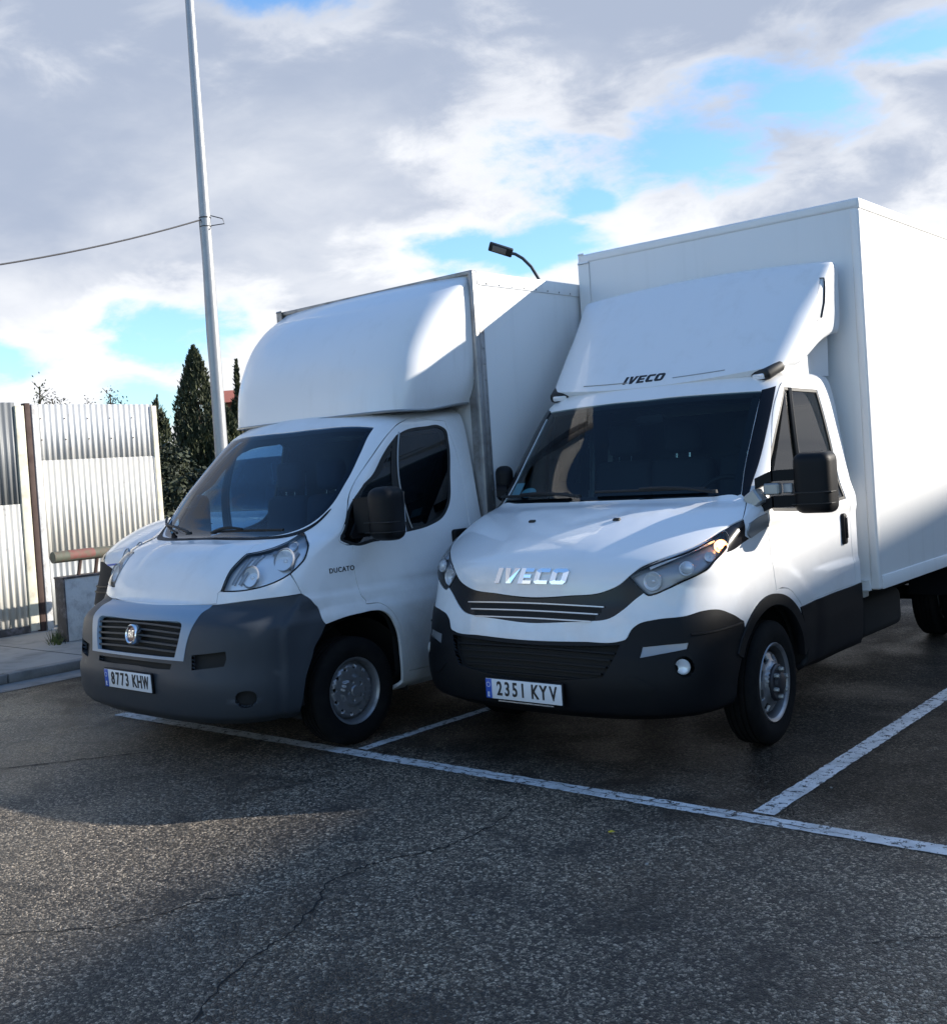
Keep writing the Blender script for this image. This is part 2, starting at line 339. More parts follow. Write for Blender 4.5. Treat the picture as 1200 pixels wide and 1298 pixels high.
OUT_I = {
 'hood': [(0.0,0.7241,1),(0.1583,0.7424,0),(0.2913,0.7784,0),(0.3459,0.8275,0),(0.3784,0.886,0),(0.4093,0.947,0),(0.4489,0.9935,0),(0.4908,1.0405,0),(0.5472,1.1167,0),(0.5934,1.2069,0),(0.6297,1.2929,0),(0.6842,1.3666,0),(0.7384,1.4232,1),(0.6652,1.5665,0),(0.6159,1.6698,0),(0.5736,1.7062,0),(0.4432,1.7066,0),(0.2924,1.6999,0),(0.0,1.6841,1)],
 'grille': [(0.0,0.5815,1),(0.1635,0.5987,0),(0.2376,0.6098,0),(0.3136,0.6341,0),(0.3572,0.6858,0),(0.3971,0.7493,0),(0.4276,0.7918,1),(0.3745,0.8767,1),(0.3459,0.8229,0),(0.2912,0.7738,0),(0.1582,0.738,0),(0.0,0.717,1)],
 'headlight': [(0.3745,0.8767,1),(0.4109,0.9398,0),(0.4513,0.986,0),(0.4934,1.0314,0),(0.5505,1.106,0),(0.5993,1.1907,0),(0.6442,1.2839,1),(0.7189,1.2133,0),(0.7657,1.1156,0),(0.7482,1.0543,0),(0.7109,1.0028,0),(0.6823,0.949,0),(0.6315,0.9112,0),(0.5669,0.8688,0),(0.5081,0.8213,0),(0.4593,0.7808,0),(0.4402,0.7736,0),(0.4249,0.7914,1)],
 'lamp_cover': [(0.6478,1.2883,1),(0.6924,1.3518,0),(0.7612,1.4066,1),(1.0406,1.1516,1),(0.9876,1.1163,0),(0.886,1.0757,0),(0.7881,1.0579,1),(0.7758,1.1297,0),(0.727,1.2129,0)],
 'badge': [(0.8966,1.346,1),(1.0617,1.4495,1),(1.156,1.2633,1),(1.0482,1.1578,1)],
 'bumper': [(0.0,0.4761,1),(0.2298,0.4905,0),(0.3508,0.5056,0),(0.3707,0.518,0),(0.3863,0.5709,0),(0.4055,0.6026,0),(0.4616,0.6316,0),(0.5781,0.6536,0),(0.6532,0.6766,0),(0.754,0.6753,0),(0.864,0.636,0),(1.0092,0.5716,1),(1.0369,0.4496,1),(1.0213,0.3857,0),(1.0106,0.3003,0),(1.0005,0.2083,0),(0.9866,0.1143,0),(0.9367,0.0,1),(0.945,0.0,1),(0.75,0.0,0),(0.4,0.0,0),(0.0,0.0,1)],
 'arch_trim': [(0.9747,0.4,1),(1.0062,0.4889,0),(1.0464,0.5676,0),(1.095,0.6294,0),(1.1523,0.6677,0),(1.2167,0.6775,0),(1.2841,0.6569,0),(1.3508,0.6083,0),(1.4102,0.537,0),(1.4626,0.4523,0),(1.5047,0.3514,0),(1.5294,0.2193,1),(1.4983,0.1681,1),(1.4825,0.2879,0),(1.4492,0.3958,0),(1.4025,0.4715,0),(1.35,0.5358,0),(1.2932,0.5814,0),(1.2331,0.6032,0),(1.175,0.5987,0),(1.1216,0.5691,0),(1.0744,0.5182,0),(1.0414,0.4515,0),(1.0216,0.3673,1)],
 'sill': [(1.5249,0.1315,1),(1.529,0.2086,0),(1.5157,0.3264,0),(1.4903,0.4116,0),(1.4621,0.4836,0),(1.4512,0.5118,1),(1.6803,0.5126,0),(1.9518,0.5085,0),(2.0,0.512,1),(2.0,0.0,1),(1.5,0.0,1)],
 'door': [(1.2574,0.6945,1),(1.2472,0.8922,0),(1.2115,1.1094,0),(1.107,1.3898,1),(0.7997,1.9881,0),(0.7249,2.4592,0),(0.7855,2.5697,0),(1.1625,2.5956,0),(1.5698,2.5891,0),(1.7436,2.5442,0),(1.8172,2.4087,0),(1.8985,1.8635,0),(1.9363,1.2495,0),(1.9443,0.7932,0),(1.9457,0.5167,1),(1.68,0.5241,0),(1.4689,0.5212,1),(1.4233,0.5889,0),(1.3613,0.6678,0),(1.3033,0.6981,0)],
 'window': [(0.8273,2.5342,1),(1.6601,2.5103,1),(1.7646,2.2405,0),(1.8279,1.9887,0),(1.8841,1.5252,1),(1.3887,1.4188,0),(1.128,1.4672,1),(0.8081,1.8198,0),(0.7676,2.0702,0)],
 'windshield': [(0.0,1.7047,1),(0.2909,1.7086,0),(0.442,1.7145,0),(0.5468,1.7154,0),(0.579,1.728,1),(0.562,1.8878,0),(0.5571,2.1045,0),(0.5607,2.3463,0),(0.57,2.5002,1),(0.4294,2.5001,0),(0.3253,2.5009,0),(0.1439,2.5023,0),(0.0,2.4986,1)],
 'pillar_trim': [(0.5766,2.5098,1),(0.6922,2.5389,1),(0.6742,2.2795,0),(0.6573,1.9647,0),(0.6369,1.797,0),(0.6357,1.6592,1),(0.5894,1.7202,1),(0.571,1.8873,0),(0.5663,2.1041,0),(0.5706,2.3457,0)],
 'running_lamp': [(0.426,0.484,1),(0.5074,0.4992,0),(0.5929,0.5068,1),(0.5882,0.4722,1),(0.4968,0.4505,0),(0.4201,0.4243,1)],
 'lower_grille': [(0.0,0.4526,1),(0.2314,0.4686,0),(0.3544,0.4866,1),(0.3392,0.413,0),(0.307,0.3025,1),(0.1822,0.271,0),(0.0,0.2366,1)],
 'fog_ring': [(0.578,0.4381,0),(0.6147,0.4128,0),(0.6278,0.3771,0),(0.6164,0.3312,0),(0.5857,0.3192,0),(0.552,0.3446,0),(0.5408,0.3813,0),(0.5477,0.4235,0)],
 'skid': [(0.3744,0.3069,1),(0.3994,0.3189,0),(0.4792,0.2585,1),(0.4684,0.2245,1),(0.4139,0.2549,0)],
}
OUT_F = {
 'hood': [(0.0,0.7639,1),(0.2201,0.7843,0),(0.3537,0.805,1),(0.3503,0.8649,1),(0.3607,0.886,0),(0.3633,0.9388,0),(0.365,1.0323,0),(0.3743,1.1205,0),(0.3767,1.2028,0),(0.3694,1.282,0),(0.3669,1.3637,1),(0.0,1.3523,1)],
 'headlight': [(0.3629,0.8759,1),(0.3646,0.9335,0),(0.3671,1.0261,0),(0.3796,1.1064,0),(0.3882,1.1781,1),(0.4379,1.2099,0),(0.4791,1.2811,0),(0.4888,1.359,0),(0.4854,1.4168,0),(0.487,1.4601,0),(0.557,1.4048,0),(0.6645,1.2846,0),(0.7156,1.1354,0),(0.6982,1.0625,0),(0.662,0.9967,0),(0.6185,0.9549,0),(0.5506,0.9162,0),(0.4674,0.8884,0)],
 'surround': [(0.0,0.7344,1),(0.3429,0.7885,1),(0.345,0.7181,0),(0.3425,0.6607,0),(0.3312,0.5953,0),(0.3169,0.5096,0),(0.3068,0.4054,1),(0.1652,0.3999,0),(0.0,0.397,1)],
 'grille': [(0.0,0.6152,1),(0.2311,0.6284,0),(0.265,0.6294,0),(0.2806,0.6162,0),(0.2809,0.5635,0),(0.2621,0.4201,1),(0.1639,0.416,0),(0.0,0.4134,1)],
 'bumper': [(0.0,0.7233,1),(0.3603,0.7939,1),(0.4466,0.8152,0),(0.5878,0.8375,0),(0.7792,0.851,1),(0.8876,0.7944,0),(1.02,0.6596,0),(1.0641,0.6012,1),(1.0362,0.5308,0),(0.9792,0.4334,0),(0.9183,0.2854,0),(0.8884,0.0784,1),(0.9,0.0,1),(0.7,0.0,0),(0.4,0.0,0),(0.0,0.0,1)],
 'seam_front': [(0.6606,0.991,1),(0.7197,0.9207,0),(0.7753,0.8537,1),(0.7843,0.8528,1),(0.7277,0.9199,0),(0.6667,0.9963,1)],
 'inlet': [(0.3423,0.4449,1),(0.4881,0.4848,1),(0.492,0.4368,0),(0.4833,0.3925,1),(0.348,0.3558,1)],
 'fog': [(0.5413,0.2186,0),(0.5823,0.2349,0),(0.6207,0.2217,0),(0.6306,0.1837,0),(0.6076,0.1489,0),(0.5548,0.1484,0),(0.5329,0.1821,0)],
 'slot': [(0.0,0.3774,1),(0.1673,0.3788,0),(0.2483,0.3806,1),(0.244,0.346,1),(0.1728,0.3404,0),(0.0,0.3427,1)],
 'arch': [(1.0641,0.6012,1),(1.1434,0.6208,0),(1.2427,0.6264,0),(1.3045,0.6269,0),(1.3562,0.6152,0),(1.3994,0.567,0),(1.4226,0.485,0),(1.4336,0.3559,0),(1.4381,0.2362,0),(1.4532,0.0865,1),(1.4103,0.0,1),(0.9676,0.0,1),(0.8884,0.0784,1),(0.9183,0.2854,0),(0.9792,0.4334,0),(1.0362,0.5308,0)],
 'door': [(1.084,1.2252,1),(1.1366,0.9631,0),(1.2518,0.669,1),(1.3388,0.6554,0),(1.4034,0.6093,0),(1.4419,0.5034,0),(1.4592,0.3297,0),(1.4826,0.1567,1),(1.6888,0.1431,0),(1.9129,0.1431,1),(1.9159,0.62,0),(1.9007,1.2148,0),(1.8821,1.6903,0),(1.844,2.0074,0),(1.7158,2.3221,1),(1.3705,2.3533,0),(1.0757,2.3819,0),(0.9766,2.3266,0),(0.8626,2.22,0),(0.7569,2.0155,0),(0.7057,1.8259,0),(0.7139,1.708,0),(0.765,1.6315,0),(1.0479,1.238,1)],
 'window': [(1.0371,2.2138,1),(1.148,2.2639,0),(1.4285,2.2898,0),(1.632,2.29,0),(1.7241,2.2494,0),(1.7592,2.1298,0),(1.7672,1.8423,0),(1.7449,1.5829,0),(1.6968,1.4842,0),(1.6005,1.4102,0),(1.4225,1.3477,1),(1.2513,1.2324,1),(1.0232,1.2851,0),(0.9653,1.3775,0),(0.7738,1.6093,0),(0.8702,1.8101,1),(0.9579,1.8635,0),(0.9732,2.0312,0)],
 'windshield': [(0.0,1.3994,1),(0.3358,1.419,0),(0.4356,1.4731,0),(0.4913,1.5329,0),(0.5354,1.6027,0),(0.5766,1.6946,0),(0.6023,1.8345,0),(0.5948,2.0663,0),(0.5891,2.2407,0),(0.5987,2.2928,1),(0.5129,2.3036,0),(0.2039,2.3017,0),(0.0,2.2957,1)],
}

# ------------------------------------------------------------------ object helpers
def tag(o, label=None, cat=None, group=None, kind=None):
    if label: o['label'] = label
    if cat: o['category'] = cat
    if group: o['group'] = group
    if kind: o['kind'] = kind
    return o
def empty(name, loc=(0, 0, 0), rz=0.0, **kw):
    o = bpy.data.objects.new(name, None); COL.objects.link(o); o.location = loc; o.rotation_euler = (0, 0, rz)
    o.empty_display_size = 0.2
    return tag(o, **kw)
def link(name, me, m, parent=None, loc=None):
    o = bpy.data.objects.new(name, me); COL.objects.link(o)
    if m is not None and not me.materials:
        for mm in (m if isinstance(m, (list, tuple)) else [m]): me.materials.append(mm)
    if parent is not None: o.parent = parent
    if loc is not None: o.location = loc
    return o
def mesh(name, V, F, sharp=35, mats=None):
    me = bpy.data.meshes.new(name); me.from_pydata([tuple(map(float, v)) for v in V], [], F)
    if mats is not None: me.polygons.foreach_set('material_index', mats)
    me.polygons.foreach_set('use_smooth', [True]*len(me.polygons))
    me.update()
    if sharp is not None: me.set_sharp_from_angle(angle=math.radians(sharp))
    return me
class MB:
    """collects shapes, builds ONE mesh"""
    def __init__(s): s.V = []; s.F = []; s.mi = []; s.cur = 0
    def add(s, V, F):
        b = len(s.V); s.V += [tuple(v) for v in V]; s.F += [tuple(i + b for i in f) for f in F]; s.mi += [s.cur]*len(F); return s
    def box(s, x0, x1, y0, y1, z0, z1, bev=0.0, seg=2, rot=None, piv=None):
        bm = bmesh.new(); bmesh.ops.create_cube(bm, size=1.0)
        for v in bm.verts: v.co = Vector(((x0+x1)/2 + v.co.x*(x1-x0), (y0+y1)/2 + v.co.y*(y1-y0), (z0+z1)/2 + v.co.z*(z1-z0)))
        if bev > 0: bmesh.ops.bevel(bm, geom=bm.edges[:], offset=min(bev, .45*min(abs(x1-x0), abs(y1-y0), abs(z1-z0))), segments=seg, profile=0.5, affect='EDGES')
        if rot is not None:
            pv = Vector(piv) if piv else Vector(((x0+x1)/2, (y0+y1)/2, (z0+z1)/2))
            for v in bm.verts: v.co = rot @ (v.co - pv) + pv
        bm.verts.ensure_lookup_table()
        s.add([v.co[:] for v in bm.verts], [[v.index for v in f.verts] for f in bm.faces]); bm.free(); return s
    def tube(s, pts, r, n=10, cap=True):
        P = [Vector(p) for p in pts]; R = [float(q) for q in r] if isinstance(r, (list, tuple)) else [float(r)]*len(P)
        V = []; F = []; up = None
        for i, p in enumerate(P):
            t = (P[min(i+1, len(P)-1)] - P[max(i-1, 0)]).normalized()
            if up is None: up = t.orthogonal().normalized()
            up = (up - t*up.dot(t)).normalized(); bi = t.cross(up)
            for k in range(n):
                a = 2*math.pi*k/n; V.append(p + R[i]*(math.cos(a)*up + math.sin(a)*bi))
        for i in range(len(P)-1):
            for k in range(n):
                F.append((i*n+k, i*n+(k+1) % n, (i+1)*n+(k+1) % n, (i+1)*n+k))
        if cap:
            F.append(tuple(range(n-1, -1, -1))); F.append(tuple((len(P)-1)*n+k for k in range(n)))
        return s.add([v[:] for v in V], F)
    def lathe(s, prof, n=48, axis='x', c=(0, 0, 0), cap=False):
        """prof: (radius, offset along the axis)"""
        V = []; F = []
        for r, h in prof:
            for k in range(n):
                a = 2*math.pi*k/n; u, w = r*math.cos(a), r*math.sin(a)
                V.append({'x': (c[0]+h, c[1]+u, c[2]+w), 'y': (c[0]+u, c[1]+h, c[2]+w), 'z': (c[0]+u, c[1]+w, c[2]+h)}[axis])
        for i in range(len(prof)-1):
            for k in range(n): F.append((i*n+k, i*n+(k+1) % n, (i+1)*n+(k+1) % n, (i+1)*n+k))
        if cap:
            F.append(tuple(range(n))); F.append(tuple((len(prof)-1)*n+k for k in range(n-1, -1, -1)))
        return s.add(V, F)
    def prism(s, poly, d, frame):
        """polygon (u, w) extruded by d along frame's third axis; frame = (origin, U, V, N)"""
        o, U, V_, N = [Vector(q) for q in frame]; n = len(poly)
        V = [o + U*p[0] + V_*p[1] for p in poly] + [o + U*p[0] + V_*p[1] + N*d for p in poly]
        return s.add([v[:] for v in V], [tuple(range(n-1, -1, -1)), tuple(range(n, 2*n))] + [(i, (i+1) % n, n+(i+1) % n, n+i) for i in range(n)])
    def build(s, name, m, parent=None, sharp=35, fix=True):
        me = mesh(name, s.V, s.F, None, s.mi)
        if fix:
            bm = bmesh.new(); bm.from_mesh(me); bmesh.ops.recalc_face_normals(bm, faces=bm.faces[:]); bm.to_mesh(me); bm.free()
        me.polygons.foreach_set('use_smooth', [True]*len(me.polygons)); me.set_sharp_from_angle(angle=math.radians(sharp)); me.update()
        return link(name, me, m, parent)
def text_mesh(txt, size, depth, sx=1.0, bold=0.0, shear=0.0, spacing=1.0):
    c = bpy.data.curves.new('txt', 'FONT'); c.body = txt; c.size = size; c.extrude = depth; c.align_x = 'CENTER'; c.align_y = 'CENTER'
    c.offset = bold; c.shear = shear; c.space_character = spacing; c.resolution_u = 4
    o = bpy.data.objects.new('txt', c); COL.objects.link(o); bpy.context.view_layer.update()
    me = bpy.data.meshes.new_from_object(o.evaluated_get(bpy.context.evaluated_depsgraph_get()))
    bpy.data.objects.remove(o); bpy.data.curves.remove(c)
    for v in me.vertices: v.co.x *= sx
    return me

# ------------------------------------------------------------------ panels cut out of a body surface
def sym(half):
    h = [(a, v, k) for a, v, k in half]
    h[0] = (0.0, h[0][1], 0); h[-1] = (0.0, h[-1][1], 0)
    return h + [(-a, v, k) for a, v, k in h[-2:0:-1]]
def mir(loop): return [(-a, v, k) for a, v, k in reversed(loop)]
def dense(S, loop, step=0.022):
    n = len(loop); P = [np.array(q[:2]) for q in loop]; K = [len(q) > 2 and q[2] for q in loop]; out = []
    W3 = [S.P(*p) for p in P]
    for i in range(n):
        j = (i+1) % n; p1, p2 = P[i], P[j]
        L = np.linalg.norm(W3[j]-W3[i]); k = max(1, int(math.ceil(L/step)))
        p0 = P[i-1]; p3 = P[(i+2) % n]
        d = max(np.linalg.norm(W3[j]-W3[i]), 1e-6)
        dm = max(np.linalg.norm(W3[i]-W3[i-1]), 1e-6); dp = max(np.linalg.norm(W3[(i+2) % n]-W3[j]), 1e-6)
        # tangents scaled for uneven spacing
        t1 = (p2-p1) if K[i] else ((p1-p0)/dm*d + (p2-p1))*0.5 if False else ((p2-p1)*dm/(dm+d) + (p1-p0)/dm*d*d/(dm+d))
        t2 = (p2-p1) if K[j] else ((p2-p1)*dp/(dp+d) + (p3-p2)/dp*d*d/(dp+d))
        for q in range(k):
            t = q/k
            out.append((2*t**3-3*t*t+1)*p1 + (t**3-2*t*t+t)*t1 + (3*t*t-2*t**3)*p2 + (t**3-t*t)*t2)
    out = np.array(out)
    out[:, 0] = np.clip(out[:, 0], -2, 2); out[:, 1] = np.clip(out[:, 1], S.v0, S.v1)
    return out
def offset(S, L, d):
    """move a dense loop outwards (d > 0) by d metres on the surface"""
    A = 0.5*np.sum(L[:, 0]*np.roll(L[:, 1], -1) - np.roll(L[:, 0], -1)*L[:, 1]); s = 1 if A > 0 else -1
    da, dv = S.jac(L[:, 0], L[:, 1]); N = np.cross(da, dv); N /= np.linalg.norm(N, axis=1, keepdims=True)
    P = S.P(L[:, 0], L[:, 1]); T = np.roll(P, -1, 0) - np.roll(P, 1, 0); T /= np.maximum(np.linalg.norm(T, axis=1, keepdims=True), 1e-9)
    O = np.cross(T, N)*s*d
    out = L.copy()
    for i in range(len(L)):
        J = np.stack([da[i], dv[i]], 1); out[i] += np.linalg.lstsq(J, O[i], rcond=None)[0]
    out[:, 0] = np.clip(out[:, 0], -2, 2); out[:, 1] = np.clip(out[:, 1], S.v0, S.v1)
    return out
def inside(P, L):
    x, y = P[:, 0], P[:, 1]; r = np.zeros(len(P), bool); n = len(L)
    for i in range(n):
        x1, y1 = L[i-1]; x2, y2 = L[i]
        if y1 == y2: continue
        c = ((y1 > y) != (y2 > y)) & (x < (x2-x1)*(y-y1)/(y2-y1) + x1); r ^= c
    return r
def panel(name, S, outer, holes, m, parent, off=0.0, rim=0.02, step=(0.035, 0.035), pil=0.0):
    """outer, holes: dense loops (a, v).  The sheet follows S at height off, its edges turn in by rim."""
    loops = [outer] + list(holes); pts = []; edges = []
    for L in loops:
        b = len(pts); n = len(L); pts += [tuple(p) for p in L]; edges += [(b+i, b+(i+1) % n) for i in range(n)]
    lo = outer.min(0); hi = outer.max(0)
    if step:
        ga = np.arange(lo[0]+step[0]*.5, hi[0], step[0]); gv = np.arange(lo[1]+step[1]*.5, hi[1], step[1])
        if len(ga) and len(gv):
            G = np.stack(np.meshgrid(ga, gv), -1).reshape(-1, 2); k = inside(G, outer)
            for h in holes: k &= ~inside(G, h)
            pts += [tuple(p) for p in G[k]]
    r = delaunay_2d_cdt([Vector(p) for p in pts], edges, [], 0, 1e-7)
    V2 = np.array([v[:] for v in r[0]]); T = np.array([f for f in r[2] if len(f) == 3])
    cen = V2[T].mean(1); k = inside(cen, outer)
    for h in holes: k &= ~inside(cen, h)
    T = T[k]
    ar = (V2[T[:, 1], 0]-V2[T[:, 0], 0])*(V2[T[:, 2], 1]-V2[T[:, 0], 1]) - (V2[T[:, 2], 0]-V2[T[:, 0], 0])*(V2[T[:, 1], 1]-V2[T[:, 0], 1])
    T = T[np.abs(ar) > 1e-10]; ar = ar[np.abs(ar) > 1e-10]; T[ar < 0] = T[ar < 0][:, ::-1]
    used = np.unique(T); mp = -np.ones(len(V2), int); mp[used] = np.arange(len(used)); T = mp[T]; V2 = V2[used]
    P = S.P(V2[:, 0], V2[:, 1]); N = S.N(V2[:, 0], V2[:, 1]); P = P + N*off
    e = np.concatenate([T[:, [0, 1]], T[:, [1, 2]], T[:, [2, 0]]]); key = {}
    for a, b in e.tolist(): key[(a, b)] = 1
    bd = [(a, b) for (a, b) in key if (b, a) not in key]
    V = P.tolist(); F = T.tolist(); NN = N.tolist()
    if rim and bd:
        for a, b in bd:
            t = P[b]-P[a]; o_ = np.cross(t, N[a]); l = np.linalg.norm(o_); o_ = o_/l if l > 1e-9 else N[a]
            i = len(V); V += [P[a].tolist(), P[b].tolist(), (P[b]-N[b]*rim).tolist(), (P[a]-N[a]*rim).tolist()]
            c = ((o_ + N[a])*0.7071).tolist()
            NN += [c, c, o_.tolist(), o_.tolist()]; F.append([i+1, i, i+3, i+2])
    me = bpy.data.meshes.new(name); me.from_pydata(V, [], F); me.polygons.foreach_set('use_smooth', [True]*len(F)); me.update()
    me.normals_split_custom_set_from_vertices(NN)
    return link(name, me, m, parent)
def rect(a0, a1, v0, v1, n=40):
    A = np.linspace(a0, a1, n); B = np.linspace(v0, v1, n)
    return np.concatenate([np.stack([A, 0*A+v0], 1)[:-1], np.stack([0*B+a1, B], 1)[:-1], np.stack([A[::-1], 0*A+v1], 1)[:-1], np.stack([0*B+a0, B[::-1]], 1)[:-1]])
def _solve(S, tgt, axes, lo, hi, it=7):
    """(a, v) of the points of S whose coordinates on the two axes are tgt"""
    tgt = np.atleast_2d(np.asarray(tgt, float)); key = (axes, lo, hi)
    if S.grid is None: S.grid = {}
    if key not in S.grid:
        A, V = np.meshgrid(np.linspace(lo, hi, 130), np.linspace(S.v0, S.v1, 160)); S.grid[key] = (A.ravel(), V.ravel(), S.P(A.ravel(), V.ravel())[:, list(axes)])
    A, V, G = S.grid[key]
    i = np.array([((G-t)**2).sum(1).argmin() for t in tgt]); a = A[i].copy(); v = V[i].copy(); h = 1e-4
    for _ in range(it):
        P = S.P(a, v)[:, list(axes)]; e = tgt - P
        Ja = (S.P(a+h, v)[:, list(axes)]-P)/h; Jv = (S.P(a, v+h)[:, list(axes)]-P)/h
        det = Ja[:, 0]*Jv[:, 1] - Ja[:, 1]*Jv[:, 0]; det = np.where(np.abs(det) < 1e-5, 1e-5, det)
        da = (e[:, 0]*Jv[:, 1] - e[:, 1]*Jv[:, 0])/det; dv = (Ja[:, 0]*e[:, 1] - Ja[:, 1]*e[:, 0])/det
        a = np.clip(a + np.clip(da, -.03, .03), -2, 2); v = np.clip(v + np.clip(dv, -.03, .03), S.v0, S.v1)
    return a, v
def on_x(S, x, v):
    """a of the front point at lateral distance x on row v"""
    lo, hi = 0.0, 1.0
    for _ in range(30):
        mid = (lo+hi)/2
        if S.P(mid, v)[0] < abs(x): lo = mid
        else: hi = mid
    return math.copysign(lo, x)
def wrap_flat(S, me, x0, z0, off):
    """lay a flat mesh (x right, y up, z out) on the front surface"""
    C = np.array([v.co[:] for v in me.vertices])
    a, v = _solve(S, np.stack([x0+C[:, 0], z0+C[:, 1]], 1), (0, 2), -.9, .9)
    P = S.P(a, v) + S.N(a, v)*(off+C[:, 2:3])
    me.vertices.foreach_set('co', P.ravel()); me.update(); return me

FX, FY, FPHI = -2.2764, -0.9987, -0.0259
# the setting, then the vehicles
# ================================================================== ground, paint, kerb
def asphalt_material():
    m = bpy.data.materials.new('asphalt'); m.use_nodes = True; g = NT(m.node_tree); b = m.node_tree.nodes['Principled BSDF']
    P = g.node('ShaderNodeTexCoord').outputs['Object']
    vo = g.node('ShaderNodeTexVoronoi', feature='F1'); g.put(vo.inputs['Vector'], P); vo.inputs['Scale'].default_value = 84
    vo2 = g.node('ShaderNodeTexVoronoi', feature='DISTANCE_TO_EDGE'); g.put(vo2.inputs['Vector'], P); vo2.inputs['Scale'].default_value = 84
    sepc = g.node('ShaderNodeSeparateColor'); g.put(sepc.inputs[0], vo.outputs['Color'])
    vo3 = g.node('ShaderNodeTexVoronoi', feature='F1'); g.put(vo3.inputs['Vector'], P); vo3.inputs['Scale'].default_value = 215
    sep3 = g.node('ShaderNodeSeparateColor'); g.put(sep3.inputs[0], vo3.outputs['Color'])
    stone = g.ramp(g.m('ADD', g.m('MULTIPLY', sepc.outputs[0], .62), g.m('MULTIPLY', sep3.outputs[0], .40)), [(0.0, (.010, .009, .008)), (.34, (.034, .030, .026)), (.54, (.10, .089, .075)), (.74, (.26, .235, .20)), (1.0, (.60, .55, .47))])
    fine = g.noise(P, 420, 2, .6)
    binder = g.sstep(vo2.outputs['Distance'], .0, .10)
    col = g.mix(binder, (.012, .012, .012), stone)
    col = g.mix(g.m('MULTIPLY', g.sstep(fine, .5, .8), .35), col, (.12, .115, .105))
    # large pale and dark areas, tyre polish, damp, painted shade under the trucks
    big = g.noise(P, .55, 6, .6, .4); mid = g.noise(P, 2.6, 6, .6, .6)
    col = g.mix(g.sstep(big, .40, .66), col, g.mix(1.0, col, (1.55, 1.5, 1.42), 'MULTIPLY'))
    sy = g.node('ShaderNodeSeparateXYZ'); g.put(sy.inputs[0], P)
    bay = g.m('MULTIPLY', g.sstep(g.m('ADD', sy.outputs[1], g.m('MULTIPLY', g.m('SUBTRACT', mid, .5), 1.6)), -.75, .45), .78)  # bays: oily darker tarmac, with the shade under the trucks painted in
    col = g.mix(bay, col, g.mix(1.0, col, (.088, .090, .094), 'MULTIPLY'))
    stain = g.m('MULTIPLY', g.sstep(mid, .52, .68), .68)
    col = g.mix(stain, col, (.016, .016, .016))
    col = g.mix(1.0, col, (1.16, 1.08, .97), 'MULTIPLY')
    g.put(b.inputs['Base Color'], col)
    wet = g.m('MULTIPLY', g.sstep(g.m('SUBTRACT', g.m('MULTIPLY', mid, 1.6), sy.outputs[0]), 1.9, 3.6), g.sstep(sy.outputs[1], -2.2, -.9))
    damp = g.sstep(g.noise(g.vm('ADD', P, (3.1, 5.2, 0)), .8, 5, .6, .3), .42, .62)
    ro = g.m('ADD', .44, g.m('MULTIPLY', g.noise(P, 60, 3, .5), .26)); ro = g.m('SUBTRACT', ro, g.m('MULTIPLY', damp, .20)); ro = g.m('SUBTRACT', ro, g.m('MULTIPLY', wet, .14))
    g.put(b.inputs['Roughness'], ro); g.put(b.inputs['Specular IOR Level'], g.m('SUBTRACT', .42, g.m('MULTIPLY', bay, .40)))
    h = g.m('ADD', g.m('MULTIPLY', g.sstep(vo2.outputs['Distance'], 0, .3), 1.0), g.m('ADD', g.m('MULTIPLY', sepc.outputs[1], .8), g.m('MULTIPLY', fine, .4)))
    bn = g.node('ShaderNodeBump'); bn.inputs['Strength'].default_value = .9; bn.inputs['Distance'].default_value = .006
    g.put(bn.inputs['Height'], h); g.put(b.inputs['Normal'], bn.outputs[0])
    return m
def paint_line_material():
    m = bpy.data.materials.new('road_paint'); m.use_nodes = True; g = NT(m.node_tree); b = m.node_tree.nodes['Principled BSDF']
    P = g.node('ShaderNodeTexCoord').outputs['Object']
    n = g.noise(P, 22, 8, .68, .3); n2 = g.noise(P, 130, 3, .6)
    f = g.sstep(g.m('ADD', g.m('MULTIPLY', n, .75), g.m('MULTIPLY', n2, .35)), .505, .65)
    g.put(b.inputs['Base Color'], g.mix(g.sstep(g.noise(P, 7, 5, .6), .35, .7), (.66, .66, .65), (.46, .46, .45)))
    b.inputs['Roughness'].default_value = .6
    tr = g.node('ShaderNodeBsdfTransparent'); mx = g.node('ShaderNodeMixShader')
    g.put(mx.inputs[0], g.m('MULTIPLY', g.sstep(f, .62, .95), .85)); g.put(mx.inputs[1], b.outputs[0]); g.put(mx.inputs[2], tr.outputs[0])
    bn = g.node('ShaderNodeBump'); bn.inputs['Strength'].default_value = .5; bn.inputs['Distance'].default_value = .004
    g.put(bn.inputs['Height'], g.noise(P, 110, 3, .6)); g.put(b.inputs['Normal'], bn.outputs[0])
    g.put(m.node_tree.nodes['Material Output'].inputs[0], mx.outputs[0])
    return m
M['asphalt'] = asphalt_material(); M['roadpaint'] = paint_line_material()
M['crack'] = mat('crack_shadow', (.008, .008, .008), .9)
M['concrete'] = mat('concrete', (.30, .285, .26), .8, grime=.7, gscale=2.2, gcol=(.12, .115, .10), bump=.4, bscale=80)
M['kerbstone'] = mat('kerb_concrete', (.22, .21, .20), .8, grime=.7, gscale=5, gcol=(.08, .078, .07), bump=.5, bscale=60)
M['earth'] = mat('earth', (.09, .075, .055), .95, grime=.5, gscale=1.5, gcol=(.05, .05, .03))
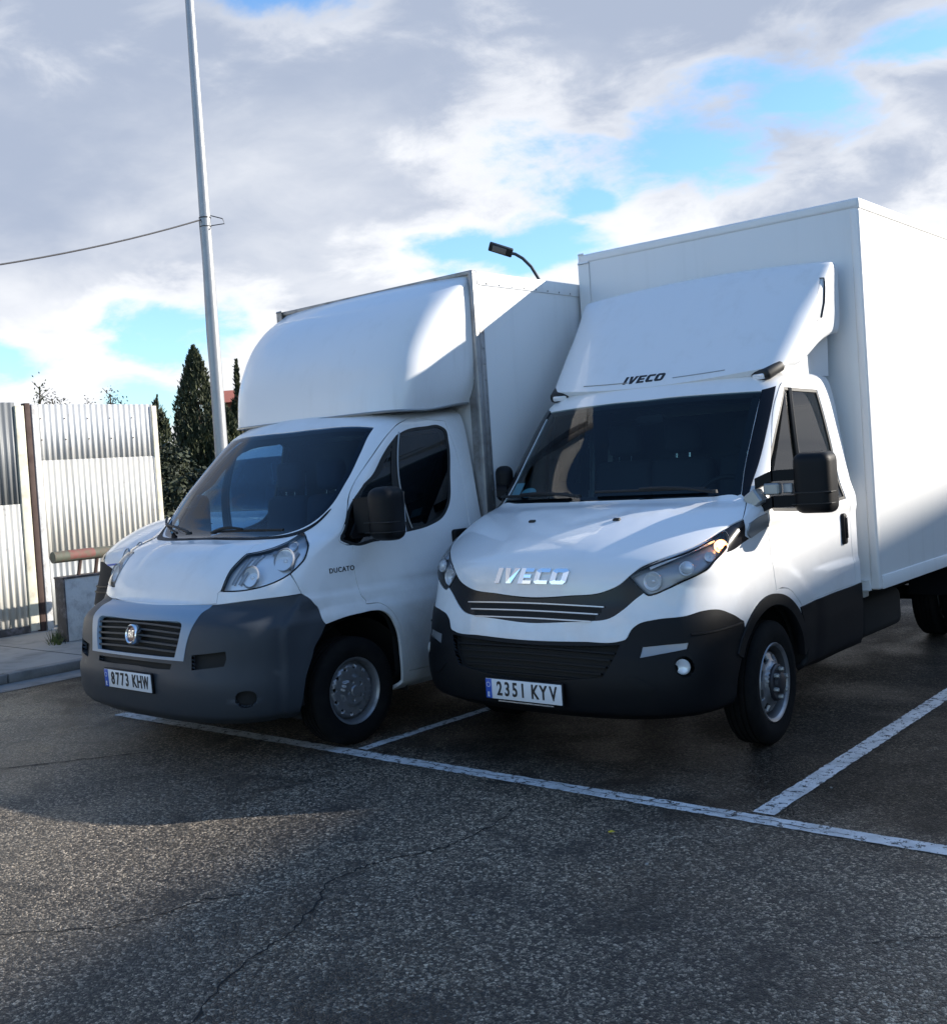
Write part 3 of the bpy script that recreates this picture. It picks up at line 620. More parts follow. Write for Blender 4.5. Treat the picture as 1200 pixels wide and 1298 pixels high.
def corr_material(name, col, rust, grey):
    m = bpy.data.materials.new(name); m.use_nodes = True; g = NT(m.node_tree); b = m.node_tree.nodes['Principled BSDF']
    P = g.node('ShaderNodeTexCoord').outputs['Object']
    mp = g.node('ShaderNodeMapping'); g.put(mp.inputs[0], P); mp.inputs['Scale'].default_value = (6, 14, .9)
    st = g.noise(mp.outputs[0], 1.0, 7, .65)
    n = g.noise(P, 9, 7, .65)
    c = g.mix(g.m('MULTIPLY', g.sstep(st, .48, .75), grey), col, tuple(x*.45 for x in col))
    c = g.mix(g.m('MULTIPLY', g.sstep(n, .62, .76), rust), c, (.16, .07, .03))
    g.put(b.inputs['Base Color'], c); b.inputs['Roughness'].default_value = .55; b.inputs['Metallic'].default_value = .15
    return m
M['sheet_white'] = corr_material('corrugated_sheet_whitewashed', (.62, .605, .555), .45, .45)
M['sheet_grey'] = corr_material('corrugated_sheet_galvanised', (.56, .565, .56), .5, .5)
M['sheet_dark'] = corr_material('corrugated_sheet_weathered', (.20, .21, .215), .2, .5)
M['sheet_low'] = corr_material('corrugated_sheet_dirty', (.34, .35, .345), .5, .7)
M['rust'] = mat('rusty_steel', (.055, .032, .026), .8, grime=.6, gscale=7, gcol=(.03, .02, .018))
M['cream'] = mat('cream_post', (.62, .60, .48), .7, grime=.6, gscale=5, gcol=(.25, .2, .15))
M['galv'] = mat('galvanised_pole', (.36, .37, .38), .42, metal=.6, grime=.25, gscale=3, gcol=(.2, .2, .2))
M['cable'] = mat('cable', (.03, .03, .035), .6)
M['lampdark'] = mat('lamp_grey_metal', (.06, .07, .08), .5, metal=.4)
M['green_paint'] = mat('green_paint', (.085, .095, .07), .7, grime=.8, gscale=11, gcol=(.15, .07, .055))
M['whitewash'] = mat('whitewashed_block', (.58, .58, .57), .85, grime=.6, gscale=9, gcol=(.22, .2, .2), bump=.5, bscale=40)
M['block_dark'] = mat('dark_block', (.07, .062, .058), .85, grime=.8, gscale=10, gcol=(.28, .25, .26), bump=.5, bscale=40)  # dark cap and plinth; on the block's end the colour stands for shade
def foliage(name, c1, c2):
    m = bpy.data.materials.new(name); m.use_nodes = True; g = NT(m.node_tree); b = m.node_tree.nodes['Principled BSDF']
    i = g.node('ShaderNodeObjectInfo'); ge = g.node('ShaderNodeNewGeometry')
    P = g.node('ShaderNodeTexCoord').outputs['Object']
    f = g.sstep(g.m('ADD', g.m('MULTIPLY', ge.outputs['Random Per Island'], .5), g.m('MULTIPLY', g.noise(P, 1.3, 4, .6), .7)), .35, .85)
    g.put(b.inputs['Base Color'], g.mix(f, c1, c2)); b.inputs['Roughness'].default_value = .7
    return m
M['cypress'] = foliage('cypress_foliage', (.016, .026, .012), (.060, .070, .026))
M['bush'] = foliage('hedge_foliage', (.012, .020, .010), (.035, .045, .020))
M['twig'] = mat('twig', (.06, .05, .035), .9)
M['grassm'] = foliage('weed_leaves', (.035, .06, .015), (.09, .11, .03))
M['trunk'] = mat('bark', (.07, .05, .035), .9)
M['brick'] = mat('brick_wall', (.30, .12, .07), .9, grime=.5, gscale=12, gcol=(.18, .08, .05))
M['rooftile'] = mat('roof_tiles', (.36, .10, .06), .85, grime=.4, gscale=8, gcol=(.2, .06, .04))
M['leafy'] = mat('yellow_leaf', (.62, .46, .03), .6)
M['render'] = mat('wall_render', (.42, .36, .29), .9, grime=.4, gscale=.6)
M['pane'] = mat('window_pane', (.03, .04, .05), .08, coat=.5)

def sheet_obj(name, x0, x1, y0, y1, z, m, nx=1, ny=1, kind='structure', parent=None):
    V = [(x0+(x1-x0)*i/nx, y0+(y1-y0)*j/ny, z) for j in range(ny+1) for i in range(nx+1)]
    F = [(j*(nx+1)+i, j*(nx+1)+i+1, (j+1)*(nx+1)+i+1, (j+1)*(nx+1)+i) for j in range(ny) for i in range(nx)]
    return tag(link(name, mesh(name, V, F, None), m, parent), kind=kind)
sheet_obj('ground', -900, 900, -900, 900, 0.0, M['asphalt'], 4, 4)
def line(name, pts, w, z=.004):
    """painted line with slightly uneven edges"""
    V = []; F = []
    P = [Vector(p) for p in pts]; d = (P[1]-P[0]); L = d.length; d /= L; n = Vector((-d.y, d.x)); k = int(L/.03)
    for i in range(k+1):
        q = P[0] + d*L*i/k
        for s in (-1, 1): 
            e = q + n*s*(w/2 + random.uniform(-.004, .004)); V.append((e.x, e.y, z))
        if i: F.append((2*i-2, 2*i-1, 2*i+1, 2*i))
    return tag(link(name, mesh(name, V, F, None), M['roadpaint']), kind='structure')
line('parking_line', [(-3.62, -.275), (4.6, -.205)], .105)
line('parking_line', [(1.435, -.150), (1.40, 6.5)], .105)
line('parking_line', [(-1.145, -.175), (-1.01, 6.0)], .075)
line('parking_line', [(3.98, -.150), (3.96, 6.5)], .105)
line('parking_line', [(-3.50, -.215), (-3.40, 6.0)], .09)
def crack(pts, w, z=.0025):
    V = []; F = []; P = [Vector(p) for p in pts]; i = 0
    for a, b in zip(P[:-1], P[1:]):
        L = (b-a).length; d = (b-a)/L; n = Vector((-d.y, d.x)); k = max(2, int(L/.03))
        for j in range(k):
            q = a + d*L*j/k + n*random.uniform(-.012, .012); ww = w*random.uniform(.25, 1.0)
            V += [(q.x-n.x*ww/2, q.y-n.y*ww/2, z), (q.x+n.x*ww/2, q.y+n.y*ww/2, z)]
            if i: F.append((2*i-2, 2*i-1, 2*i+1, 2*i))
            i += 1
    return tag(link('asphalt_crack', mesh('asphalt_crack', V, F, None), M['crack']), kind='structure')
crack([(-3.3, -1.75), (-2.92, -1.54), (-2.76, -1.32), (-2.49, -.99), (-2.31, -.74)], .02)
crack([(.82, -2.95), (.78, -2.78), (.61, -2.47), (.53, -2.15), (.39, -1.89), (.28, -1.77), (.30, -1.5), (.44, -1.2), (.45, -.9), (.37, -.6)], .012)
crack([(-.45, -2.8), (-.32, -2.68), (-.12, -2.53), (-.05, -2.34), (-.02, -2.14), (.1, -2.0)], .012)
crack([(1.0, -3.1), (1.15, -2.9), (1.3, -2.75)], .010)
crack([(-.6, -.24), (-.2, -.25), (.3, -.215), (.8, -.25), (1.3, -.23), (1.9, -.245)], .008, .0065)
crack([(2.3, -1.2), (2.6, -.9), (2.9, -.8)], .008)
# pavement with kerb stones
pv = MB()
pv.box(-8.9, -5.98, -14, 30, .0, .080, .0); pvo = tag(pv.build('pavement', M['concrete']), kind='structure')
kme = None
for i in range(44):
    y0 = -14 + i
    if kme is None:
        b = MB(); b.box(-.07, .07, .006, .994, .0, .088, .012, 2); ko = b.build('kerb_stone', M['kerbstone'], pvo); kme = ko.data
    else: ko = link('kerb_stone', kme, None, pvo)
    ko.location = (-5.905 + random.uniform(-.004, .004), y0, random.uniform(-.004, .003))
for y in (-1.2, .9, 3.0, 5.1):
    b = MB(); b.box(-8.44, -5.985, y-.006, y+.006, .0795, .0815); b.build('pavement_joint', M['crack'], pvo)
# gutter strip of lighter concrete beside the kerb
sheet_obj('gutter', -5.83, -5.45, -14, 30, .004, M['kerbstone'])

# ================================================================== corrugated fence
FXX = -8.45
def corr(y0, y1, z0, z1, m, parent, x=FXX, pitch=.076, amp=.011, lean=0.0):
    n = int(round((y1-y0)/pitch*8)); V = []; F = []
    for j, z in enumerate((z0, z1)):
        for i in range(n+1):
            y = y0 + (y1-y0)*i/n; V.append((x + amp*math.sin(2*math.pi*(y-y0)/pitch), y + lean*(z-z0), z + (random.uniform(-.006, .006) if j == 0 else 0)))
    for i in range(n): F.append((i, i+1, n+1+i+1, n+1+i))
    me = mesh('sheet', V, F, 60)
    o = link('corrugated_sheet', me, m, parent); sm = o.modifiers.new('thickness', 'SOLIDIFY'); sm.thickness = .0025
    return o
f1 = empty('corrugated_fence', (FXX, 2.6, .08), label='whitewashed corrugated metal fence panel right of the rusty post, beside the van', cat='fence', group='corrugated metal fence panels')
def under(o, root):
    o.parent = root; o.matrix_parent_inverse = Matrix.Translation(-Vector(root.location)); return o
for o in (corr(1.80, 3.42, 2.02, 2.72, M['sheet_grey'], None, FXX+.004), corr(1.80, 3.42, .92, 2.06, M['sheet_white'], None, FXX+.016), corr(1.80, 3.42, .12, .96, M['sheet_low'], None, FXX)): under(o, f1)
b = MB(); b.box(FXX-.03, FXX+.03, 3.40, 3.47, .08, 2.70, .004); under(b.build('end_post', M['cream'], None), f1)
for z in (.5, 1.5, 2.4):
    b = MB(); b.box(FXX-.06, FXX-.02, 1.75, 3.44, z, z+.05, .003); under(b.build('fence_rail', M['rust'], None), f1)
for z in (2.55, 2.30, 1.2):
    for y in np.arange(1.90, 3.4, .304):
        b = MB(); b.lathe([(0, .022), (.008, .020), (.009, .014)], 8, 'x', (FXX, y, z)); under(b.build('fence_screw', M['rust'], None), f1)
p1 = MB(); p1.box(FXX-.04, FXX+.05, 1.70, 1.765, .06, 2.73, .006); p1 = tag(p1.build('fence_post', M['rust']), 'rusty brown steel post between the two corrugated fence panels', 'post')
p2 = MB(); p2.box(FXX-.03, FXX+.045, 1.785, 1.86, .06, 2.715, .006); p2 = tag(p2.build('fence_post', M['whitewash']), 'pale peeling steel post right beside the rusty fence post', 'post')
f2 = empty('corrugated_fence', (FXX, .2, .08), label='corrugated metal gate at the left edge, dark sheet above and cream sheet below', cat='fence', group='corrugated metal fence panels')
for o in (corr(-.9, 1.60, 1.52, 2.74, M['sheet_dark'], None, FXX+.01), corr(-.9, 1.60, .16, 1.57, M['sheet_white'], None, FXX+.022)): under(o, f2)
b = MB(); b.box(FXX-.03, FXX+.045, 1.585, 1.69, .10, 2.70, .004); under(b.build('gate_stile', M['cream'], None), f2)
for z in (.6, 2.1):
    b = MB(); b.box(FXX-.06, FXX-.02, -.9, 1.68, z, z+.05, .003); under(b.build('fence_rail', M['rust'], None), f2)
f3 = empty('corrugated_fence', (FXX, -5, .08), label='corrugated metal fence continuing along the pavement beyond the left edge', cat='fence', group='corrugated metal fence panels')
for o in (corr(-9.0, -.95, 1.5, 2.7, M['sheet_grey'], None), corr(-9.0, -.95, .14, 1.54, M['sheet_white'], None, FXX+.01)): under(o, f3)
# low dark plinth under the gate
b = MB(); b.box(FXX-.10, FXX+.03, -.9, 1.58, .08, .165, .006); tag(b.build('plinth_wall', M['block_dark']), 'low dark concrete plinth under the cream gate sheet', 'plinth')
# whitewashed block with a railing on it
bk = empty('concrete_block', (-7.2, 1.9, .08), label='whitewashed concrete block with end coloured dark for its shade, standing on the pavement', cat='block')
b = MB(); b.box(-.16, .02, -.56, 1.10, 0, .67, .012, 2); b.build('block_body', M['whitewash'], bk)
b = MB(); b.box(-.166, .024, -.566, -.545, .0, .672, .01, 2); b.build('shaded_end', M['block_dark'], bk)  # end face lies in shade, the shade is put into its colour
b = MB(); b.box(-.17, .03, -.57, 1.11, .67, .69, .004); b.build('block_cap', M['block_dark'], bk)
rl = empty('barrier_rail', (-7.26, 1.9, .77), label='green and red painted steel rail propped on top of the whitewashed block', cat='rail')
b = MB(); b.tube([(0, -.62, .215), (0, 1.1, .215)], .062, 14); b.build('rail_tube', M['green_paint'], rl)
b = MB(); b.tube([(0, -.45, .216), (0, -.15, .216)], .0625, 14, False); b.build('red_band', mat('red_paint', (.17, .06, .05), .7, grime=.8, gscale=14, gcol=(.12, .14, .10)), rl)
for y in (-.30, -.10, .7):
    b = MB(); b.tube([(.02, y-.05, .0), (.0, y, .17)], .020, 8); b.build('leg', M['rust'], rl)

# ================================================================== pole, wire, street lamp
pl = empty('utility_pole', (-8.60, 4.575, 0), label='tall galvanised steel pole rising behind the older truck', cat='pole')
b = MB(); b.tube([(0, 0, 0), (0, 0, 3), (0, 0, 6), (0, 0, 10.5)], [.098, .086, .070, .046], 24); b.build('pole_shaft', M['galv'], pl)
b = MB(); b.tube([(.072*math.cos(t)*1.05, .072*math.sin(t)*1.05, 5.27) for t in np.linspace(0, 2*math.pi, 25)], .008, 6, False)
b.tube([(.05, .06, 5.30), (.20, .14, 5.24), (.22, .15, 5.17), (.06, .05, 5.16)], .007, 6); b.tube([(.074*math.cos(t), .074*math.sin(t), 5.15) for t in np.linspace(0, 2*math.pi, 25)], .007, 6, False); b.build('pole_clamp', M['cable'], pl)
b = MB(); b.tube([(-.10 + .01*math.sin(z*3), -.02, z) for z in np.linspace(.1, 5.25, 30)], .007, 6); b.build('pole_cable', M['cable'], pl)
b = MB(); b.box(-.2, .2, -.2, .2, 0, .02); b.build('base_plate', M['galv'], pl)
W0, W1 = Vector((-8.6, 4.575, 5.262)), Vector((-8.6, -13.2, 5.30))
b = MB(); pts = []
for t in np.linspace(0, 1, 60):
    q = W0.lerp(W1, t); q.z -= 4*1.66*t*(1-t); pts.append(q)
b.tube(pts, .011, 6); tag(b.build('overhead_cable', M['cable']), 'thin black cable sagging from the steel pole towards the left', 'cable')
p2_ = empty('utility_pole', (-8.6, -13.3, 0), label='second galvanised steel pole holding the far end of the black cable', cat='pole')
b = MB(); b.tube([(0, 0, 0), (0, 0, 3), (0, 0, 8)], [.095, .085, .06], 16); b.build('pole_shaft', M['galv'], p2_)
sl = empty('street_lamp', (-10.95, 15.75, 0), label='slender street lamp with curved arm and flat head above the older truck', cat='street lamp')
H, T = Vector((-11.895, 14.991, 6.618)) - sl.location, Vector((-11.141, 15.605, 5.835)) - sl.location
b = MB(); b.tube([(0, 0, 0), (0, 0, 2.5), (-.02, -.02, 5.0)], [.09, .08, .055], 14); b.build('pole_shaft', M['lampdark'], sl)
b = MB(); b.tube([(-.02, -.02, 5.0), (-.07, -.05, 5.5), (-.19, -.145, 5.835), (-.30, -.24, 6.10), (-.44, -.35, 6.30), (-.57, -.45, 6.41), (-.66, -.52, 6.44)], .038, 10); b.build('lamp_arm', M['lampdark'], sl)
b = MB(); b.box(-.31, .25, -.13, .13, -.035, .03, .025, 2); hd = b.build('lamp_head', M['lampdark'], sl); hd.location = (-.84, -.66, 6.53); 
lx = (Vector((-11.532, 15.293, 6.425)) - Vector((-11.92, 14.97, 6.62))).normalized(); lz = (Vector((0, 0, .8)) - (Vector(CAM_POS)-Vector((-11.7, 15.1, 6.5))).normalized()*.62); lz = (lz - lx*lz.dot(lx)).normalized(); ly = lz.cross(lx)
hd.matrix_local = Matrix(((lx.x, ly.x, lz.x, -.80), (lx.y, ly.y, lz.y, -.63), (lx.z, ly.z, lz.z, 6.525), (0, 0, 0, 1)))
b = MB(); b.box(-.22, .10, -.09, .09, -.040, -.034, .003); b.build('lamp_lens', M['lampgrey'], hd)
b = MB(); b.box(-.28, .18, -.10, .10, .024, .036, .006); b.build('lamp_top', M['galv'], hd)

# ================================================================== trees and plants behind the fence
def cypress(loc, h, r, n, seed, label, m='cypress', top=1.0, twist=0.0, ragged=.35):
    rs = np.random.RandomState(seed)
    t = empty('cypress_tree', loc, label=label, cat='tree', group='cypresses behind the fence')
    b = MB(); b.tube([(0, 0, 0), (.02, .01, h*.35), (0, 0, h*.75)], [r*.16, r*.10, .02], 8); b.build('trunk', M['trunk'], t)
    V = []; F = []
    # upright sprays: each a small fan of narrow leaves, grouped in tongues that stick out of the cone
    nt = max(10, n//150); tong = [(rs.uniform(.06, .97), rs.uniform(0, 2*math.pi), rs.uniform(.55, 1.0+ragged*.55)) for _ in range(nt)]
    for i in range(n):
        tz, ta, tr = tong[rs.randint(nt)]
        z = np.clip(tz + rs.normal(0, .036), .02, 1.0); a = ta + rs.normal(0, .20)
        prof = min(1.0, z/.12)*(1-z)**.74*1.22 + .015
        rad = r*prof*tr*(1 - .5*rs.rand()**2)
        p = np.array([rad*math.cos(a), rad*math.sin(a), z*h])
        out = np.array([math.cos(a), math.sin(a), 0]); d = out*rs.uniform(.10, .55) + np.array([0, 0, 1.0]) + rs.normal(0, .22, 3); d /= np.linalg.norm(d)
        s = np.cross(d, rs.normal(0, 1, 3)); s /= np.linalg.norm(s); L = rs.uniform(.06, .17)*(.65+.35*(1-z)); wd = L*rs.uniform(.10, .2)
        k = len(V); V += [p - s*wd*.4, p + s*wd*.4, p + d*L*.6 + s*wd, p + d*L, p + d*L*.55 - s*wd]; F.append((k, k+1, k+2, k+3, k+4))
    me = mesh('crown', V, F, None); link('crown', me, M[m], t)
    return t
cypress((-16.30, 9.85, 0), 4.62, .84, 30000, 1, 'tallest dark cypress, pointed, just left of the steel pole', ragged=.7)
cypress((-15.25, 8.12, 0), 3.45, .52, 11000, 2, 'short ragged cypress leaning at the left of the tallest one', ragged=.9)
cypress((-16.25, 10.95, 0), 4.35, .34, 9000, 3, 'slim cypress half hidden behind the steel pole')
cypress((-15.6, 10.0, 0), 3.3, .80, 16000, 9, 'broad cypress standing between the pole and the tallest tree')
def hedge(loc, sx, sy, h, n, seed, label, m='bush'):
    rs = np.random.RandomState(seed); t = empty('hedge_bush', loc, label=label, cat='bush')
    V = []; F = []
    lob = [(rs.uniform(-1, 1), rs.uniform(-1, 1), rs.uniform(.2, 1), rs.uniform(.22, .5)) for _ in range(40)]
    for i in range(n):
        lx, ly, lz, lr = lob[rs.randint(40)]
        d = rs.normal(0, 1, 3); d /= np.linalg.norm(d); q = np.array([lx*sx, ly*sy, lz*h*.85]) + d*lr*np.array([.8, .8, .9])*rs.rand()**.4
        if q[2] < .02: q[2] = rs.uniform(.02, .3)
        u = rs.normal(0, 1, 3); u /= np.linalg.norm(u); w = np.cross(u, rs.normal(0, 1, 3)); w /= np.linalg.norm(w); L = rs.uniform(.05, .13)
        k = len(V); V += [q - u*L*.5, q + w*L*.3, q + u*L*.5, q - w*L*.3]; F.append((k, k+1, k+2, k+3))
    link('leaves', mesh('leaves', V, F, None), M[m], t)
    b = MB()
    for k in range(5): b.tube([(rs.uniform(-.5, .5)*sx, rs.uniform(-.5, .5)*sy, 0), (rs.uniform(-.8, .8)*sx, rs.uniform(-.8, .8)*sy, h*.7)], [.03, .01], 6)
    b.build('stem', M['trunk'], t); return t
hedge((-13.9, 7.15, 0), .85, .9, 2.6, 14000, 11, 'dark bushy hedge filling the gap between fence and cypresses')
hedge((-13.7, 9.3, 0), .9, 1.0, 2.2, 9000, 12, 'dark low hedge under the tallest cypress')
hedge((-12.9, 11.2, 0), .9, 1.1, 2.2, 7000, 13, 'dark hedge behind the steel pole and the older truck')
def weed(loc, h, n, seed, label, m='twig', spread=.5, leaf=True):
    rs = np.random.RandomState(seed); t = empty('tall_weed', loc, label=label, cat='plant', group='weeds along the fence')
    b = MB(); L = MB()
    for k in range(n):
        a = rs.uniform(0, 6.28); e = Vector((math.cos(a)*spread*h*rs.uniform(.1, 1), math.sin(a)*spread*h*rs.uniform(.1, 1), h*rs.uniform(.6, 1)))
        b.tube([(0, 0, 0), e*.5 + Vector((0, 0, h*.1)), e], [.016, .013, .008], 5)
        for q in range(4):
            p = e*(.90+.03*q); b.tube([p, p + Vector((rs.normal(0, .09), rs.normal(0, .09), .10))], [.006, .003], 4)
        for q in range(60):
            p = e*rs.uniform(.90, 1.02) + Vector(rs.normal(0, .05, 3)); u = Vector(rs.normal(0, 1, 3)).normalized()*.020; w = u.orthogonal().normalized()*.009
            L.add([(p-u)[:], (p+w)[:], (p+u)[:], (p-w)[:]], [(0, 1, 2, 3)])
    b.build('stem', M['twig'], t)
    L.build('leaves', M['grassm' if leaf else 'twig'], t)
weed((-9.3, 2.35, 0), 3.02, 7, 21, 'bushy weed tip poking over the fence top near the rusty post', spread=.05)
weed((-9.6, 3.0, 0), 2.97, 16, 22, 'dry twigs showing over the middle of the fence top', spread=.14, leaf=False)
weed((-9.5, 3.55, 0), 2.95, 10, 23, 'dry twigs showing over the right end of the fence top', spread=.10, leaf=False)
weed((-9.2, 1.72, 0), 2.95, 4, 24, 'small sprig over the dark gate sheet at the left', spread=.04)
def tuft(loc, n, seed, label, h=.16):
    rs = np.random.RandomState(seed); b = MB()
    for k in range(n):
        a = rs.uniform(0, 6.28); r = rs.uniform(0, .10); p = Vector((math.cos(a)*r, math.sin(a)*r, 0)); e = p + Vector((math.cos(a)*.08*rs.rand(), math.sin(a)*.08*rs.rand(), h*rs.uniform(.4, 1))); w = Vector((-math.sin(a), math.cos(a), 0))*.006
        b.add([(p-w)[:], (p+w)[:], e[:]], [(0, 1, 2)])
    o = b.build('grass_tuft', M['grassm']); o.location = loc; return tag(o, label, 'weed', 'grass tufts at the foot of the block')
tuft((-7.30, 1.27, .08), 60, 31, 'green grass tuft at the dark end of the block')
tuft((-7.46, 1.42, .08), 50, 32, 'green grass tuft between the block and the fence')
tuft((-7.16, 1.20, .08), 40, 33, 'small grass tuft in front of the block corner', .10)
# far house with a red roof
hs = empty('brick_house', (-22.9, 17.5, 0), .70, label='red brick house with tiled roof far behind the pole', cat='house')
b = MB(); b.box(-1.6, 1.6, -1.6, 1.6, 0, 4.0); b.build('wall', M['brick'], hs)
b = MB(); b.add([(-1.9, -1.9, 4.0), (1.9, -1.9, 4.0), (1.9, 1.9, 4.0), (-1.9, 1.9, 4.0), (-1.9, 0, 4.5), (1.9, 0, 4.5)], [(0, 1, 5, 4), (2, 3, 4, 5), (0, 4, 3), (1, 2, 5), (0, 3, 2, 1)]); b.build('roof', M['rooftile'], hs)
for x in (-.8, .8):
    b = MB(); b.box(x-.4, x+.4, -1.64, -1.57, 2.0, 3.2, .01); w_ = b.build('window', M['pane'], hs)
    b = MB(); b.box(x-.46, x+.46, -1.67, -1.6, 1.9, 2.0, .01); b.build('sill', M['concrete'], w_)
# yellow leaf on the asphalt
b = MB(); b.add([(-.022, 0, .004), (-.008, .012, .010), (.012, .010, .006), (.026, 0, .012), (.010, -.012, .010), (-.008, -.010, .005), (0, 0, .007)], [(0, 6, 1), (1, 6, 2), (2, 6, 3), (3, 6, 4), (4, 6, 5), (5, 6, 0)])
lf = b.build('fallen_leaf', M['leafy'], None, 80); lf.location = (.98, -.70, .002); tag(lf, 'small yellow leaf lying on the asphalt before the lettered truck', 'leaf')
# pale pebbles on the asphalt
for k, (x, y, s) in enumerate(((1.31, -.95, .010), (1.9, -.55, .006), (.55, -1.35, .007), (1.02, -1.7, .006), (1.55, .35, .008))):
    bm = bmesh.new(); bmesh.ops.create_icosphere(bm, subdivisions=1, radius=s)
    for v in bm.verts: v.co *= random.uniform(.7, 1.2); v.co.z *= .6
    me = bpy.data.meshes.new('pebble'); bm.to_mesh(me); bm.free(); o = link('pebble', me, M['concrete']); o.location = (x, y, s*.5)
    tag(o, ('largest pale pebble, right of the yellow leaf', 'tiny pebble farthest right, below the parking line', 'tiny pebble left of the yellow leaf', 'tiny pebble on the open asphalt below the yellow leaf', 'pebble on the dark bay beside the lettered truck')[k], 'pebble', 'pebbles on the asphalt')

# ================================================================== the block of flats across the car park, right and behind: its roof line shades the asphalt
E_ = Vector((.212, -.977, 0)); BC = Vector((1.087, 2.48, 0.98)) + 24*Vector((.958, 1.0, .54))
def flats(name, a0, a1, h, depth, label):
    root = empty(name, (BC.x, BC.y, 0), math.atan2(E_.y, E_.x), label=label, cat='building', group='flats across the car park')
    b = MB(); b.box(a0, a1, 0, depth, 0, h); b.build('wall', M['render'], root)
    b = MB(); b.box(a0-.2, a1+.2, -.25, .25, h-.12, h+.0); b.build('roof_cornice', M['concrete'], root)
    wm = None
    for i in range(int((a1-a0)/3.2)):
        for k in range(int(h/3)):
            if wm is None:
                bb = MB(); bb.box(-.7, .7, -.04, .05, 0, 1.3, .01); o = bb.build('window', M['pane'], root); wm = o.data
            else: o = link('window', wm, None, root)
            o.location = (a0 + 1.8 + 3.2*i, 0, 1 + 3*k)
    return root
flats('apartment_building', -16, 34, BC.z, 9, 'long block of flats across the car park, right of the trucks')

# ================================================================== vehicles
def yz_av(S, y, z):
    a, v = _solve(S, [(y, z)], (1, 2), .3, 2.0); return float(a[0]), float(v[0])
def arch_loop(S, cy, cz, r, zmin=None):
    L = []
    for t in np.linspace(0, math.pi, 25):
        y, z = cy - r*math.cos(t), cz + r*math.sin(t)
        L.append(yz_av(S, y, max(z, cz)))
    a0 = L[0][0]; a1 = L[-1][0]
    L = [(a0, S.v0)] + [p for p in L] + [(a1, S.v0)]
    return np.array(L)[::-1]
def sstep(x, lo, hi):
    t = np.clip((x-lo)/(hi-lo), 0, 1); return t*t*(3-2*t)
def dir_matrix(o, d):
    d = Vector(d).normalized(); q = d.to_track_quat('X', 'Z')
    return Matrix.Translation(Vector(o)) @ q.to_matrix().to_4x4()
def lathe_at(name, prof, o, d, m, parent, n=32, cap=False):
    b = MB(); b.lathe(prof, n, 'x', cap=cap); Mx = dir_matrix(o, d)
    b.V = [(Mx @ Vector(v))[:] for v in b.V]
    return b.build(name, m, parent)
def surf_pt(S, a, v, off=0.0):
    return Vector(S.P(a, v) + S.N(a, v)*off), Vector(S.N(a, v))
def strip(name, S, a0, a1, v0, v1, m, parent, off=0.006, rim=0.012, taper=0):
    n = max(6, int(abs(a1-a0)/.03)); A = np.linspace(a0, a1, n)
    L = np.concatenate([np.stack([A, 0*A+v0], 1), np.stack([A[::-1], 0*A+v1], 1)])
    return panel(name, S, L, [], m, parent, off, rim, None)
class RevS:
    """surface of revolution about x: a = turn (radians / pi*2), v = radius; height h(r)"""
    v0 = 0.0; v1 = 10.0
    def __init__(s, prof): s.f = _pchip([p[0] for p in prof], [p[1] for p in prof])
    def P(s, a, v):
        a = np.asarray(a, float); v = np.asarray(v, float); r = np.hypot(a, v)
        return np.stack([s.f(r), a, v], -1)
    def jac(s, a, v, h=1e-4): return (s.P(a+h, v)-s.P(a-h, v))/(2*h), (s.P(a, v+h)-s.P(a, v-h))/(2*h)
    def N(s, a, v):
        da, dv = s.jac(np.asarray(a, float), np.asarray(v, float)); n = np.cross(da, dv); return n/np.linalg.norm(n, axis=-1, keepdims=True)
def circ(r, n=48, c=(0, 0)): 
    t = np.linspace(0, 2*np.pi, n, endpoint=False); return np.stack([c[0]+r*np.cos(t), c[1]+r*np.sin(t)], 1)

